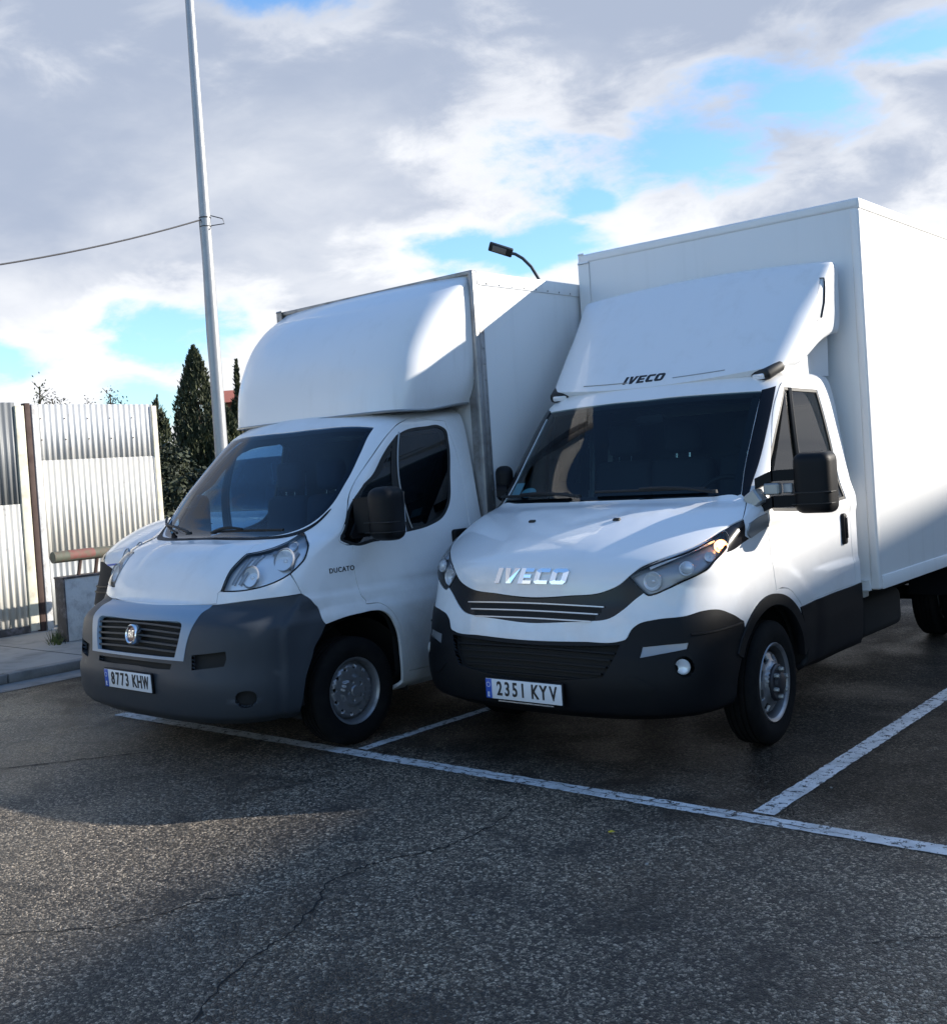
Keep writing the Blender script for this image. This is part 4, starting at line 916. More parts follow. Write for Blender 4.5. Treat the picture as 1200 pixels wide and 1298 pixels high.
TYRES = {}
def wheel(parent, x, y, R, kind, side, tw=0.2, turn=0.0):
    """wheel whose outer face looks along +x (side = 1) or -x"""
    w = empty('wheel', (x, y, R)); w.parent = parent
    w.rotation_euler = (0.35, 0, (0 if side > 0 else math.pi) + turn)
    if kind not in TYRES:
        h = tw/2; rb = 0.212 if kind == 'daily' else 0.2
        t = MB()
        k = (R-rb)
        prof = [(rb-.004, -h*.7), (rb-.004, h*.70), (rb+.012, h*.86), (rb+.03, h*.90), (rb+k*.42, h*1.0), (rb+k*.62, h*.99), (rb+k*.82, h*.90), (rb+k*.93, h*.80), (R-.002, h*.70)]
        for gx in (.42, .08, -.26, -.55):
            prof += [(R, h*(gx+.12)), (R-.009, h*(gx+.10)), (R-.009, h*(gx+.01)), (R, h*(gx-.01))]
        prof += [(R-.002, -h*.70), (rb+k*.82, -h*.90), (rb+k*.42, -h), (rb-.004, -h*.7)]
        t.lathe(prof, 72)
        tyre = t.build('tyre', M['rubber'], w, 40); parts = [tyre]
        r = MB()
        if kind == 'ducato':
            r.lathe([(rb-.006, -h*.6), (rb-.02, -.02), (rb-.02, h*.45), (rb-.008, h*.72), (rb+.006, h*.82), (rb+.010, h*.74)], 64)
            parts.append(r.build('rim', M['rim'], w, 30))
            S = RevS([(0, h*.80), (.06, h*.80), (.086, h*.84), (.097, h*.60), (.122, h*.62), (.15, h*.60), (.168, h*.38), (.183, h*.12)])
            holes = [circ(.0145, 14, (.146*math.cos(q), .145*math.sin(q))) for q in np.linspace(0, 2*math.pi, 12, endpoint=False)]
            nuts = [circ(.0135, 14, (.058*math.cos(q+.3), .058*math.sin(q+.3))) for q in np.linspace(0, 2*math.pi, 5, endpoint=False)]
            parts.append(panel('wheel_disc', S, circ(.182, 72), holes+nuts, M['rim'], w, 0, .02, (.016, .016)))
            c = MB(); c.lathe([(.0, h*.90), (.028, h*.90), (.034, h*.84), (.034, h*.6)], 32)
            for q in np.linspace(0, 2*math.pi, 5, endpoint=False): c.lathe([(0, h*.74), (.009, h*.74), (.009, h*.5)], 6, 'x', (0, .058*math.cos(q+.3), .058*math.sin(q+.3)))
            parts.append(c.build('hub_cap', M['rim'], w))
        else:
            r.lathe([(rb-.006, -h*.6), (rb-.022, -.02), (rb-.022, h*.55), (rb-.010, h*.78), (rb+.004, h*.90), (rb+.010, h*.82)], 64)
            parts.append(r.build('rim', M['rim_dark'], w, 30))
            b = MB(); b.lathe([(rb-.012, h*.76), (rb-.004, h*.86), (rb+.006, h*.91), (rb+.011, h*.83)], 64); parts.append(b.build('rim_lip', M['rim'], w, 30))
            S = RevS([(0, h*1.02), (.085, h*1.02), (.100, h*.98), (.118, h*.72), (.14, h*.62), (.165, h*.52), (.178, h*.30), (.192, h*-.05)])
            holes = []
            for q in np.linspace(0, 2*math.pi, 8, endpoint=False):
                u = np.array([math.cos(q), math.sin(q)]); w_ = np.array([-u[1], u[0]])
                holes.append(np.array([u*(.146+sx*.021)+w_*sy*.032 for sx, sy in ((-1, -.8), (-.8, -1), (.8, -1), (1, -.8), (1, .8), (.8, 1), (-.8, 1), (-1, .8))]))
            parts.append(panel('wheel_disc', S, circ(.190, 72), holes, M['rim'], w, 0, .022, (.016, .016)))
            c = MB(); c.lathe([(0, h*1.32), (.045, h*1.32), (.055, h*1.26), (.06, h*1.10), (.095, h*1.10), (.103, h*1.02), (.105, h*.85)], 40)
            parts.append(c.build('hub_cap', M['hub'], w))
            c = MB()
            for q in np.linspace(0, 2*math.pi, 6, endpoint=False): c.lathe([(0, h*1.36), (.010, h*1.36), (.013, h*1.28), (.013, h*1.05)], 6, 'x', (0, .076*math.cos(q), .076*math.sin(q)))
            parts.append(c.build('wheel_nuts', M['badge_grey'], w))
        b = MB(); b.lathe([(0, h*.05), (.175, h*.0), (.18, -h*.2), (.14, -h*.2), (.16, -h*.5), (.16, -h)], 32); parts.append(b.build('brake_drum', M['under'], w))
        TYRES[kind] = parts
    else:
        for q in TYRES[kind]:
            d = q.copy(); COL.objects.link(d); d.parent = w
    return w
def plate_part(root, txt, x, y, zc, tilt=0.0):
    """Spanish number plate 520 x 110 mm"""
    h = MB(); h.box(-.268, .268, -.002, .012, -.062, .062, .004); hold = h.build('number_plate', M['plastic'], root)
    hold.location = (x, y, zc); hold.rotation_euler = (tilt, 0, 0)
    p = MB(); p.box(-.26, .26, -.007, -.0015, -.055, .055, .002); pl = p.build('plate_sheet', M['plate'], hold)
    b = MB(); b.box(-.259, -.218, -.0095, -.0068, -.054, .054, .001); b.build('plate_band', M['plate_blue'], hold)
    rx = Matrix.Rotation(math.pi/2, 4, 'X')
    for i, (ch, cx) in enumerate(zip(txt.replace(' ', ''), (-.174, -.120, -.066, -.012, .070, .128, .194))):
        t = text_mesh(ch, .108, .0012, .56 if ch == 'W' else .72, .0022); t.transform(rx); t.transform(Matrix.Translation((cx + .012, -.0085, 0))); link('plate_character', t, M['ink'], hold)
    t = text_mesh('E', .036, .001, .8, .0008); t.transform(rx); t.transform(Matrix.Translation((-.2385, -.0105, -.034))); link('country_letter', t, M['white_ink'], hold)
    s = MB()
    for k in range(12):
        a = 2*math.pi*k/12; s.lathe([(0, -.0112), (.0022, -.0112), (.0022, -.009)], 6, 'y', (-.2385+.0125*math.cos(a), 0, .022+.0125*math.sin(a)))
    s.build('country_stars', M['white_ink'], hold)
    return hold
def bend_front(S, me, tx, tz, off): return wrap_flat(S, me, tx, tz, off)
def truck_badge(root, S, x0, z0, height, width, m, off, d, name='badge'):
    """slanted block capitals, one mesh per letter"""
    sl = 0.22; w = .78
    def bar(x, y, X, Y): return [(x, y), (X, y), (X, Y), (x, Y)]
    t = .27
    G = {'I': [bar(0, 0, .30, 1)], 'V': [[(0, 1), (.33, 1), (.45, .34), (.62, 1), (.95, 1), (.60, 0), (.28, 0)]],
         'E': [bar(0, 0, .30, 1), bar(.30, 0, .82, .22), bar(.30, .40, .74, .60), bar(.30, .78, .82, 1)],
         'C': [[(.16, 0), (.84, 0), (.84, .24), (.34, .24), (.32, .30), (.32, .70), (.34, .76), (.84, .76), (.84, 1), (.16, 1), (0, .84), (0, .16)]],
         'O': [[(.16, 0), (.80, 0), (.96, .16), (.96, .84), (.80, 1), (.48, 1), (.48, .76), (.64, .76), (.66, .70), (.66, .30), (.64, .24), (.34, .24), (.32, .30), (.32, .70), (.34, .76), (.48, .76), (.48, 1), (.16, 1), (0, .84), (0, .16)]]}
    adv = {'I': .46, 'V': 1.04, 'E': .98, 'C': .98, 'O': .96}
    tot = sum(adv[c] for c in 'IVECO'); X = -tot/2; k = width/tot
    for ch in 'IVECO':
        bm = bmesh.new()
        for poly in G[ch]:
            vs = [bm.verts.new(((X + px + sl*(py-.5))*k, (py-.5)*height, 0)) for px, py in poly]
            f = bm.faces.new(vs); f.normal_update()
        bmesh.ops.triangulate(bm, faces=bm.faces[:])
        bmesh.ops.recalc_face_normals(bm, faces=bm.faces[:])
        r = bmesh.ops.extrude_face_region(bm, geom=bm.faces[:])
        for e in r['geom']:
            if isinstance(e, bmesh.types.BMVert): e.co.z += d
        bmesh.ops.recalc_face_normals(bm, faces=bm.faces[:])
        me = bpy.data.meshes.new('letter'); bm.to_mesh(me); bm.free()
        wrap_flat(S, me, x0, z0, off); link('letter', me, m, root)
        X += adv[ch]
def seats(root, xs, y, z, rear, rearx, lining):
    for x in xs:
        s = MB(); s.box(x-.24, x+.24, y-.42, y+.06, z-.14, z+.02, .06, 3); s.box(x-.23, x+.23, y-.02, y+.14, z, z+.62, .06, 3, Matrix.Rotation(-.12, 3, 'X'), (x, y, z))
        s.box(x-.13, x+.13, y+.08, y+.19, z+.64, z+.86, .045, 3)
        st = s.build('seat', M['seat'], root)
        b = MB()
        for q in (-.05, .05): b.tube([(x+q, y+.12, z+.55), (x+q, y+.135, z+.7)], .008, 6)
        b.build('headrest_post', M['chrome'], st)
    b = MB(); b.box(-rearx, rearx, rear-.035, rear-.01, .45, 1.45, .02); b.box(-rearx+.10, rearx-.10, rear-.034, rear-.011, 1.4, 1.92, .02); b.build('rear_lining', M['trim_int'], root)
def dashboard(root, y0, y1, z0, z1, w, wx):
    d = MB(); d.box(-w, w, y0+.12, y1, z0, z1-.05, .07, 3); d.box(-w*.98, w*.98, y0+.02, y1-.2, z1-.16, z1-.035, .04, 3); d.box(wx-.22, wx+.22, y1-.32, y1-.06, z1-.08, z1+.05, .05, 3)
    dd = d.build('dashboard', M['dash'], root)
    s = MB(); Rm = Matrix.Translation((wx, y1+.13, z1-.02)) @ Matrix.Rotation(math.radians(62), 4, 'X')
    pts = [Rm @ Vector((.205*math.cos(a), .205*math.sin(a), 0)) for a in np.linspace(0, 2*math.pi, 33)]
    s.tube(pts, .016, 8, False)
    for a in (0.1, math.pi-.1, -math.pi/2): s.tube([Rm @ Vector((0, 0, -.03)), Rm @ Vector((.2*math.cos(a), .2*math.sin(a), 0))], .018, 6)
    s.tube([Rm @ Vector((0, 0, 0)), Rm @ Vector((0, 0, -.25))], .04, 8)
    s.build('steering_wheel', M['seal'], root)
    return dd
def wiper(root, S, a0, a1, v0, v1, pa, pv, off=.022):
    b = MB()
    ts = np.linspace(0, 1, 12)
    b.tube([surf_pt(S, a0+(a1-a0)*t, v0+(v1-v0)*t, off)[0] for t in ts], .009, 6)
    am, vm_ = a0+(a1-a0)*.45, v0+(v1-v0)*.45
    b.tube([surf_pt(S, pa+(am-pa)*t, pv+(vm_-pv)*t, off+.012+.02*math.sin(t*3.14))[0] for t in ts], [.012-.004*t for t in ts], 6)
    b.lathe([(0, .02), (.02, .018), (.022, 0)], 12, 'z', tuple(surf_pt(S, pa, pv, off)[0]))
    b.build('wiper', M['seal'], root)
def rear_cap(name, S, m, root):
    V = np.linspace(S.v0, S.v1, 40); R_ = S.P(0*V+2.0, V); L_ = S.P(0*V-2.0, V)
    P = [tuple(p) for p in R_] + [tuple(p) for p in L_[::-1]]
    b = MB(); n = 40
    b.add([tuple(p) for p in R_] + [tuple(p) for p in L_], [(i, i+1, n+i+1, n+i) for i in range(n-1)])
    return b.build(name, m, root)
def top_cap(name, S, m, root):
    A = np.linspace(0, 2, 40); n = 40; R_ = S.P(A, 0*A+S.v1); L_ = S.P(-A, 0*A+S.v1)
    b = MB(); b.add([tuple(p) for p in R_] + [tuple(p) for p in L_], [(i, i+1, n+i+1, n+i) for i in range(n-1)])
    return b.build(name, m, root)
def lamp(root, S, loop, depth, back, name='headlight', lens_off=.003):
    """headlight: housing with walls, clear lens as the parent part"""
    ln = panel(name, S, loop, [], M['lens'], root, lens_off, .012, (.03, .03))
    inner = offset(S, loop, -.006)
    panel('lamp_housing', S, inner, [], back, ln, -depth, -(depth-.004), (.04, .04))
    return ln
def bowl(ln, S, a, v, r, deep, aim=(0, -1, 0.05), mixn=.45, m='lampback', bulb=True, push=0.0):
    p, n = surf_pt(S, a, v, -.012-push); d = (n*mixn + Vector(aim)*(1-mixn)).normalized()
    prof = [(r*t, -deep*(1-t*t)) for t in np.linspace(.08, 1, 9)] + [(r*1.06, .001), (r*1.12, -.004)]
    lathe_at('reflector', prof, p - d*.004, d, M[m], ln, 28)
    if bulb: lathe_at('bulb', [(0, .0), (r*.16, -.004), (r*.2, -.02), (r*.14, -deep)], p - d*.008, d, M['lampback'], ln, 14)
def mirror_arm_head(root, x0, x1, y, z0, z1, dpt, arms, side_m, turn=0.0, bev=.055):
    """big delivery van mirror: shell part with glass and arms as sub-parts"""
    s = MB(); bm = bmesh.new(); bmesh.ops.create_cube(bm, size=1.0)
    cx, cz = (x0+x1)/2, (z0+z1)/2; wx, wz = abs(x1-x0), z1-z0
    for v in bm.verts:
        f = .88 if v.co.y < 0 else 1.0
        v.co = Vector((v.co.x*wx*f, v.co.y*dpt, v.co.z*wz*(.94 if v.co.y < 0 else 1)))
    bmesh.ops.bevel(bm, geom=bm.edges[:], offset=bev, segments=5, profile=.55, affect='EDGES')
    bm.verts.ensure_lookup_table(); s.add([v.co[:] for v in bm.verts], [[v.index for v in f.verts] for f in bm.faces]); bm.free()
    sh = s.build('door_mirror', M['plastic'], root, 30); sh.location = (cx, y, cz); sh.rotation_euler = (0, 0, turn)
    gl = MB(); gl.box(-wx*.34, wx*.34, dpt*.5-.004, dpt*.5+.003, -wz*.18, wz*.37, .02); gl.build('mirror_glass', M['mirror'], sh)
    gl = MB(); gl.box(-wx*.34, wx*.34, dpt*.5-.004, dpt*.5+.003, -wz*.37, -wz*.22, .02); gl.build('mirror_glass', M['mirror'], sh)
    rb = MB(); rb.box(-wx*.475, wx*.475, -dpt*.5-.003, dpt*.3, -wz*.155, -wz*.135, .003); rb.box(-wx*.47, wx*.47, -dpt*.5-.002, dpt*.3, -wz*.33, -wz*.315, .003)
    rb.build('mirror_joint', M['seal'], sh)
    Mi = Matrix.Rotation(-turn, 4, 'Z') @ Matrix.Translation((-cx, -y, -cz))
    for pts, hw, hh in arms:
        b = MB()
        P = [Mi @ Vector(p) for p in pts]
        for i in range(len(P)-1):
            d = P[i+1]-P[i]; q = Vector((d.x, d.y, 0)).normalized(); nn = Vector((-q.y, q.x, 0)); up = Vector((0, 0, 1))
            c4 = [nn*hw+up*hh, -nn*hw+up*hh, -nn*hw-up*hh, nn*hw-up*hh]
            b.add([(P[i]+c)[:] for c in c4] + [(P[i+1]+c)[:] for c in c4], [(0, 1, 2, 3), (7, 6, 5, 4), (0, 4, 5, 1), (1, 5, 6, 2), (2, 6, 7, 3), (3, 7, 4, 0)])
        b.build('mirror_arm', M['plastic'], sh, 50)
    return sh
def chassis(root, y0, y1, zr, axle, R, wx, kind, side_skirt=False):
    c = MB()
    for s in (-1, 1): c.box(s*.42-.04, s*.42+.04, y0, y1, .42, .60, .01)
    for y in np.arange(y0+.3, y1, .9): c.box(-.42, .42, y, y+.08, .46, .56, .01)
    c.box(-.4, .4, y0-1.6, y0+.2, .30, .62, .05)
    c.build('chassis', M['under'], root)
    t = MB(); t.box(.5, .86, y0+.35, y0+1.15, .30, .58, .06, 3); t.build('fuel_tank', M['under'], root)
    t = MB(); t.box(-.86, -.5, y0+.5, y0+1.2, .32, .58, .03, 2); t.build('battery_box', M['under'], root)
    a = MB(); a.tube([(-.8, axle, R), (.8, axle, R)], .06, 12); a.lathe([(0, -.16), (.14, -.1), (.17, 0), (.14, .1), (0, .16)], 20, 'x', (0, axle, R)); a.build('axle', M['under'], root)
    for s in (-1, 1):
        g = MB(); pts = []
        for t_ in np.linspace(.1, math.pi-.1, 14): pts.append((axle-math.cos(t_)*(R+.09), R+math.sin(t_)*(R+.07)))
        x0, x1 = s*(wx-.36), s*(wx+.10); V = []; F = []
        for yy, zz in pts: V += [(x0, yy, zz), (x1, yy, zz), (x1, yy, zz+.006 if False else zz+.008), (x0, yy, zz+.008)]
        for i in range(len(pts)-1):
            for k in range(4): F.append((4*i+k, 4*i+(k+1) % 4, 4*i+4+(k+1) % 4, 4*i+4+k))
        g.add(V, F); g.build('mudguard', M['plastic'], root)
def van_cargo_doors(root, x, y, z0, z1):
    for s in (-1, 1):
        d = MB(); d.box(s*.005, s*(x-.05), y, y+.03, z0+.05, z1-.08, .01); dd = d.build('rear_door', M['boxwhite'], root)
        h = MB(); h.tube([(s*.12, y+.05, z0+.1), (s*.12, y+.05, z1-.12)], .012, 8); h.box(s*.12-.03, s*.12+.03, y+.03, y+.06, z0+.55, z0+.65, .005); h.build('lock_rod', M['alu'], dd)

# ------------------------------------------------------------------ the truck in front
def build_daily():
    root = empty('box_truck', (0, 0, 0), label='white box truck with lettered bonnet, tall cargo box and roof deflector, nearest the parking line', cat='box truck', group='white vehicles parked side by side')
    def disp(p, a, v):
        x, y, z = np.abs(p[..., 0]), p[..., 1], p[..., 2]
        d = np.zeros_like(x)
        onh = sstep(v, .90, 1.02)*sstep(-v, -1.66, -1.56)
        # raised ridges that run in a V from the windscreen corners to the nose
        xe = .30 + .22*sstep(v, .95, 1.66)
        d += onh*.005*np.exp(-((x-xe)/.07)**2) + onh*.006*sstep(-x, -xe, -xe+.12)
        d -= onh*.004*np.exp(-((v-1.30-.35*np.clip(x/.5, 0, 1))/.07)**2)*sstep(-x, -.42, -.25)
        side = sstep(np.abs(a), .78, .98)
        rr = np.hypot((y-1.0)/1.0, (z-.35)/1.0)
        d += side*.009*sstep(-rr, -.72, -.63)*sstep(v, .4, .6)
        d += side*.010*sstep(-z, -.93, -.885)*sstep(y, 1.55, 1.7)
        d += side*.012*sstep(z, 1.20, 1.26)*sstep(-z, -1.40, -1.30)
        return d
    S = Surf(ROWS_I, disp)
    Dn = {k: dense(S, sym(L) if k in ('hood', 'grille', 'bumper', 'windshield', 'lower_grille') else L) for k, L in OUT_I.items()}
    def both(k, e=0.0):
        r = offset(S, Dn[k], e) if e else Dn[k]
        return [r, np.stack([-r[::-1, 0], r[::-1, 1]], 1)]
    arch = arch_loop(S, 1.0, .35, .432); archm = np.stack([-arch[::-1, 0], arch[::-1, 1]], 1)
    full = rect(-2, 2, S.v0, S.v1, 90)
    holes = [offset(S, Dn['hood'], .0055), offset(S, Dn['grille'], .003), offset(S, Dn['bumper'], .002), offset(S, Dn['windshield'], .006), arch, archm] + [np.array(q) for q in ([(1.38, 0), (1.58, 0), (1.56, .2), (1.44, .2)], [(-1.44, .2), (-1.56, .2), (-1.58, 0), (-1.38, 0)])]
    for k, e in (('headlight', .003), ('lamp_cover', .002), ('arch_trim', .001), ('sill', .002), ('door', .006), ('pillar_trim', .001)): holes += both(k, e)
    panel('cab_body', S, full, holes, M['paint'], root, 0, .022)
    shell = rect(-2, 2, S.v0, S.v1, 60)
    win_in = offset(S, Dn['window'], -.01)
    panel('cab_shell', S, shell, [offset(S, Dn['windshield'], -.01), win_in, np.stack([-win_in[::-1, 0], win_in[::-1, 1]], 1), arch, archm], M['under'], root, -.075, 0, (.06, .06))
    rear_cap('cab_rear', S, M['paint'], root); top_cap('roof', S, M['paint'], root)
    panel('hood', S, Dn['hood'], [], M['paint'], root, .001, .03)
    for s in (-1, 1):
        p, n = surf_pt(S, on_x(S, s*.30, 1.36), 1.36)
        b = MB(); b.box(-.022, .022, -.012, .012, -.004, .012, .005); o = b.build('washer_nozzle', M['seal'], root); o.location = p; o.rotation_euler = (.35, 0, 0)
    # grille band with chrome bars
    gr = panel('grille', S, Dn['grille'], [], M['gloss_black'], root, -.004, .03)
    for k, (vv, aa) in enumerate(((.690, .292), (.648, .272), (.606, .25))):
        strip('grille_bar', S, -aa, aa, vv-.0034, vv+.0034, M['bar'], gr, .008, .014)
    for vv, aa in ((.669, .28), (.627, .26)):
        strip('grille_slot', S, -aa, aa, vv-.013, vv+.013, M['under'], gr, -.0015, 0.0)
    # bumper
    bp = panel('bumper', S, Dn['bumper'], both('running_lamp') + [Dn['lower_grille']] + both('fog_ring'), M['plastic'], root, .004, .03)
    lg = panel('lower_grille', S, Dn['lower_grille'], [], M['under'], bp, -.05, -.052)
    for k in range(5):
        vv = .275 + .042*k; aa = .30 + .055*k/4
        strip('grille_slat', S, -aa+.02, aa-.02, vv-.005, vv+.005, M['plastic'], bp, -.02, .02)
    for s in (1, -1):
        L = both('running_lamp')[0 if s > 0 else 1]
        panel('running_light', S, offset(S, L, -.002), [], M['lampgrey'], bp, -.006, .01); panel('lamp_lens', S, offset(S, L, -.001), [], M['lens'], bp, .004, .008)
        L = both('fog_ring')[0 if s > 0 else 1]
        panel('fog_recess', S, L, [], M['plastic'], bp, -.03, -.033, (.03, .03))
        p, n = surf_pt(S, s*.578, .382, -.012)
        d = (n*.3 + Vector((0, -1, 0))*.7).normalized()
        lathe_at('fog_light', [(0, .012), (.025, .010), (.036, .004), (.042, -.004), (.042, -.03)], p, d, M['lens'], bp, 24)
        lathe_at('fog_reflector', [(.0, -.010), (.02, -.008), (.034, -.003), (.040, -.001)], p, d, M['lampback'], bp, 24)
        L = both('skid')[0 if s > 0 else 1]
        panel('bumper_fin', S, L, [], M['plastic'], bp, .010, .012, None)
        # crease ledge of the bumper corner
        aa = np.linspace(.60, .985, 14)*s; vv = np.linspace(.548, .565, 14)
        b = MB(); b.tube([surf_pt(S, a_, v_, .004)[0] for a_, v_ in zip(aa, vv)], .007, 6); b.build('bumper_ledge', M['plastic'], bp)
        hl = lamp(root, S, both('headlight')[0 if s > 0 else 1], .045, M['lampgrey'])
        bowl(hl, S, s*.452, .862, .046, .03, push=.012)
        bowl(hl, S, s*.565, .960, .036, .03, push=.008)
        bowl(hl, S, s*.660, 1.045, .026, .02, push=.008)
        p, n = surf_pt(S, s*.565, .960, -.012); d = (n*.4+Vector((0, -1, 0))*.6).normalized()
        lathe_at('projector_lens', [(0, .006), (.02, .003), (.03, -.006), (.031, -.02)], p, d, M['lampback'], hl, 20)
        bowl(hl, S, s*.705, 1.135, .034, .026, m='lampback', bulb=False, push=.006)
        p, n = surf_pt(S, s*.705, 1.135, -.018)
        lathe_at('indicator_bulb', [(0, .010), (.010, .007), (.014, -.002), (.010, -.014)], p, n, M['amber'] if s > 0 else M['amber_off'], hl, 16)
        aa = np.linspace(.43, .62, 16)*s; vv = np.linspace(.945, 1.20, 16)
        b = MB(); b.tube([surf_pt(S, a_, v_, -.022)[0] for a_, v_ in zip(aa, vv)], .008, 6); b.build('light_guide', M['lampback'], hl)
        panel('lamp_cover', S, both('lamp_cover')[0 if s > 0 else 1], [], M['gloss_black'], root, .001, .02)
        panel('side_badge', S, both('badge')[0 if s > 0 else 1], [], M['badge_grey'], root, .009, .012, None)
        panel('arch_trim', S, both('arch_trim')[0 if s > 0 else 1], [], M['plastic'], root, .012, .05)
        panel('sill_panel', S, both('sill')[0 if s > 0 else 1], [], M['plastic'], root, .006, .03)
        wl = both('window')[0 if s > 0 else 1]
        dr = panel('door', S, both('door')[0 if s > 0 else 1], [wl], M['paint'], root, 0, .03)
        win = panel('window', S, offset(S, wl, .004), [], M['side_glass'] if s > 0 else M['clear_glass'], dr, -.010, 0)
        panel('window_frame', S, wl, [offset(S, wl, -.018)], M['seal'], win, -.004, .02, None)
        # quarter light divider
        q0 = yz_av(S, 1.66, 2.01); q1 = yz_av(S, 1.62, 1.30)
        b = MB(); b.tube([surf_pt(S, s*(q0[0]+(q1[0]-q0[0])*t), q0[1]+(q1[1]-q0[1])*t, -.004)[0] for t in np.linspace(0, 1, 12)], .016, 6); b.build('window_divider', M['seal'], win)
        a_, v_ = yz_av(S, 2.07, 1.115); p, n = surf_pt(S, s*a_, v_)
        b = MB(); b.box(-.012, .022, -.028, .028, -.098, .098, .024, 4); h = b.build('door_handle', M['plastic'], dr); h.location = p
        b = MB(); b.box(.018, .030, -.012, .014, -.06, .075, .008, 3); b.build('handle_grip', M['gloss_black'], h)
        panel('pillar_trim', S, both('pillar_trim')[0 if s > 0 else 1], [], M['gloss_black'], root, .004, .02)
        # roof corner lamp
        p = Vector((s*.765, 1.60, 2.115))
        b = MB(); b.box(-.075, .075, -.075, .10, -.03, .040, .030, 3); o = b.build('roof_lamp', M['seal'], root); o.location = p; o.rotation_euler = (.42, 0, -s*.35)
        b = MB(); b.box(-.05, .05, -.083, -.05, -.012, .024, .012, 2); b.build('lamp_lens', M['lampback'], o)
    sh = mirror_arm_head(root, 1.112, 1.345, 1.13, 1.275, 1.625, .17, [([(.93, 1.03, 1.46), (1.02, 1.05, 1.50), (1.16, 1.11, 1.50)], .045, .030), ([(.95, 1.02, 1.325), (1.02, 1.04, 1.355), (1.16, 1.11, 1.355)], .045, .032)], 1, .12)
    b = MB(); b.box(.90, .99, .93, 1.03, 1.33, 1.42, .01, 1, Matrix.Rotation(-.6, 3, 'Y')); b.box(.985, 1.075, .99, 1.045, 1.395, 1.46, .008, 1); o = b.build('mirror_bracket', M['badge_grey'], root)
    b = MB(); b.box(1.075, 1.13, 1.04, 1.075, 1.40, 1.455, .006, 1); b.build('side_indicator', M['lampgrey'], o)
    mirror_arm_head(root, -1.09, -.96, 1.22, 1.40, 1.655, .10, [([(-.93, 1.06, 1.47), (-1.02, 1.17, 1.50)], .035, .024)], -1, .9)
    # windscreen
    ws = panel('windscreen', S, offset(S, Dn['windshield'], .004), [], M['wind_i'], root, -.003, 0)
    panel('windscreen_border', S, Dn['windshield'], [offset(S, Dn['windshield'], -.040)], M['ink'], ws, -.010, 0, None)
    L = dense(S, [(-.545, 1.80, 1), (-.47, 1.80, 1), (-.47, 1.90, 1), (-.545, 1.90, 1)]); panel('inspection_sticker', S, L, [], M['sticker'], ws, -.005, 0, None)
    t = np.linspace(0, 2*np.pi, 24, endpoint=False); panel('round_sticker', S, np.stack([-.415+.045*np.cos(t), 1.815+.042*np.sin(t)], 1), [], M['sticker'], ws, -.0052, 0, None)
    wiper(root, S, -.62, -.18, 1.765, 1.762, -.12, 1.715); wiper(root, S, -.05, .42, 1.765, 1.765, .46, 1.72)
    # cab inside
    dashboard(root, .98, 1.42, .92, 1.33, .86, .44)
    seats(root, (-.52, -.06, .46), 1.86, 1.02, 2.24, .88, None)
    b = MB(); b.box(-.55, -.32, 1.0, 1.12, 1.335, 1.338); b.box(-.78, -.60, .98, 1.08, 1.335, 1.339); b.build('paper', M['paper'], root)
    b = MB(); b.box(-.10, .10, 1.47, 1.49, 1.86, 1.92, .02); b.build('inside_mirror', M['seal'], root)
    b = MB(); b.box(-.9, .9, .3, 2.24, .36, .42); b.build('cab_floor', M['under'], root)
    # badges
    truck_badge(root, S, 0.0, 1.032, .080, .49, M['chrome'], .001, .010)
    plate_part(root, '2351 KYV', 0.0, -.022, .418, 0)
    b = MB(); b.box(-.19, .19, -.012, .03, .345, .352); b.build('plate_rail', M['chrome'], root)
    # roof deflector
    SD = Surf(ROWS_D, None)
    df = empty('roof_deflector'); df.parent = root
    vent = dense(SD, [(.66, .80, 1), (.735, .80, 1), (.98, .60, 0), (1.25, .415, 1), (.97, .40, 1), (.80, .52, 0)])
    ventm = np.stack([-vent[::-1, 0], vent[::-1, 1]], 1)
    panel('deflector_shell', SD, rect(-2, 2, SD.v0, SD.v1, 70), [vent, ventm], M['grp'], df, 0, .05)
    [panel('deflector_recess', SD, offset(SD, q, -.0015), [], M['grp'], df, -.012, -.0105, (.03, .03)) for q in (vent, ventm)]
    rows_n = [(0, 2.09, 2.095, 2.10, 1.60, .40, .80, .865, 3.0, 2.30), (.3, 2.40, 2.42, 2.44, 1.75, .30, .80, .875, 3.0, 2.30)]
    SN = Surf(rows_n); panel('deflector_neck', SN, rect(-2, 2, 0, .3, 40), [], M['grp'], df, 0, .02, (.06, .06))
    for s in (-1, 1):
        b = MB(); b.tube([SD.P(s*a_, .055) + SD.N(s*a_, .055)*.001 for a_ in np.linspace(.12, .36, 10)], .0035, 5); b.build('deflector_seam', M['badge_grey'], df)
    truck_badge(df, SD, -.05, 2.158, .048, .30, M['ink'], .0005, .002)
    # cargo box
    B = empty('cargo_box'); B.parent = root
    X, Y0, Y1, Z0, Z1 = 1.083, 2.405, 6.55, .69, 3.228
    b = MB(); b.box(-X, X, Y0, Y1, Z0, Z1, .022, 3); b.build('box_body', M['boxwhite'], B)
    for s in (-1, 1):
        b = MB(); b.box(s*(X-.060), s*(X+.006), Y0-.006, Y0+.05, Z0-.004, Z1-.066, .016, 4); b.build('corner_post', M['boxwhite'], B)
        b = MB(); b.box(s*(X-.02), s*(X+.007), Y0-.002, Y1+.004, Z1-.068, Z1+.005, .018, 4); b.build('top_rail', M['boxwhite'], B)
        b = MB(); b.box(s*(X-.02), s*(X+.008), Y0+.052, Y1, Z0-.006, Z0+.085, .006, 2); b.build('bottom_rail', M['boxwhite'], B)
        b = MB(); b.box(s*(X-.06), s*(X-.15), Y0-.03, Y0-.001, Z0-.004, Z0+.06, .006, 2); b.build('front_bracket', M['boxwhite'], B)
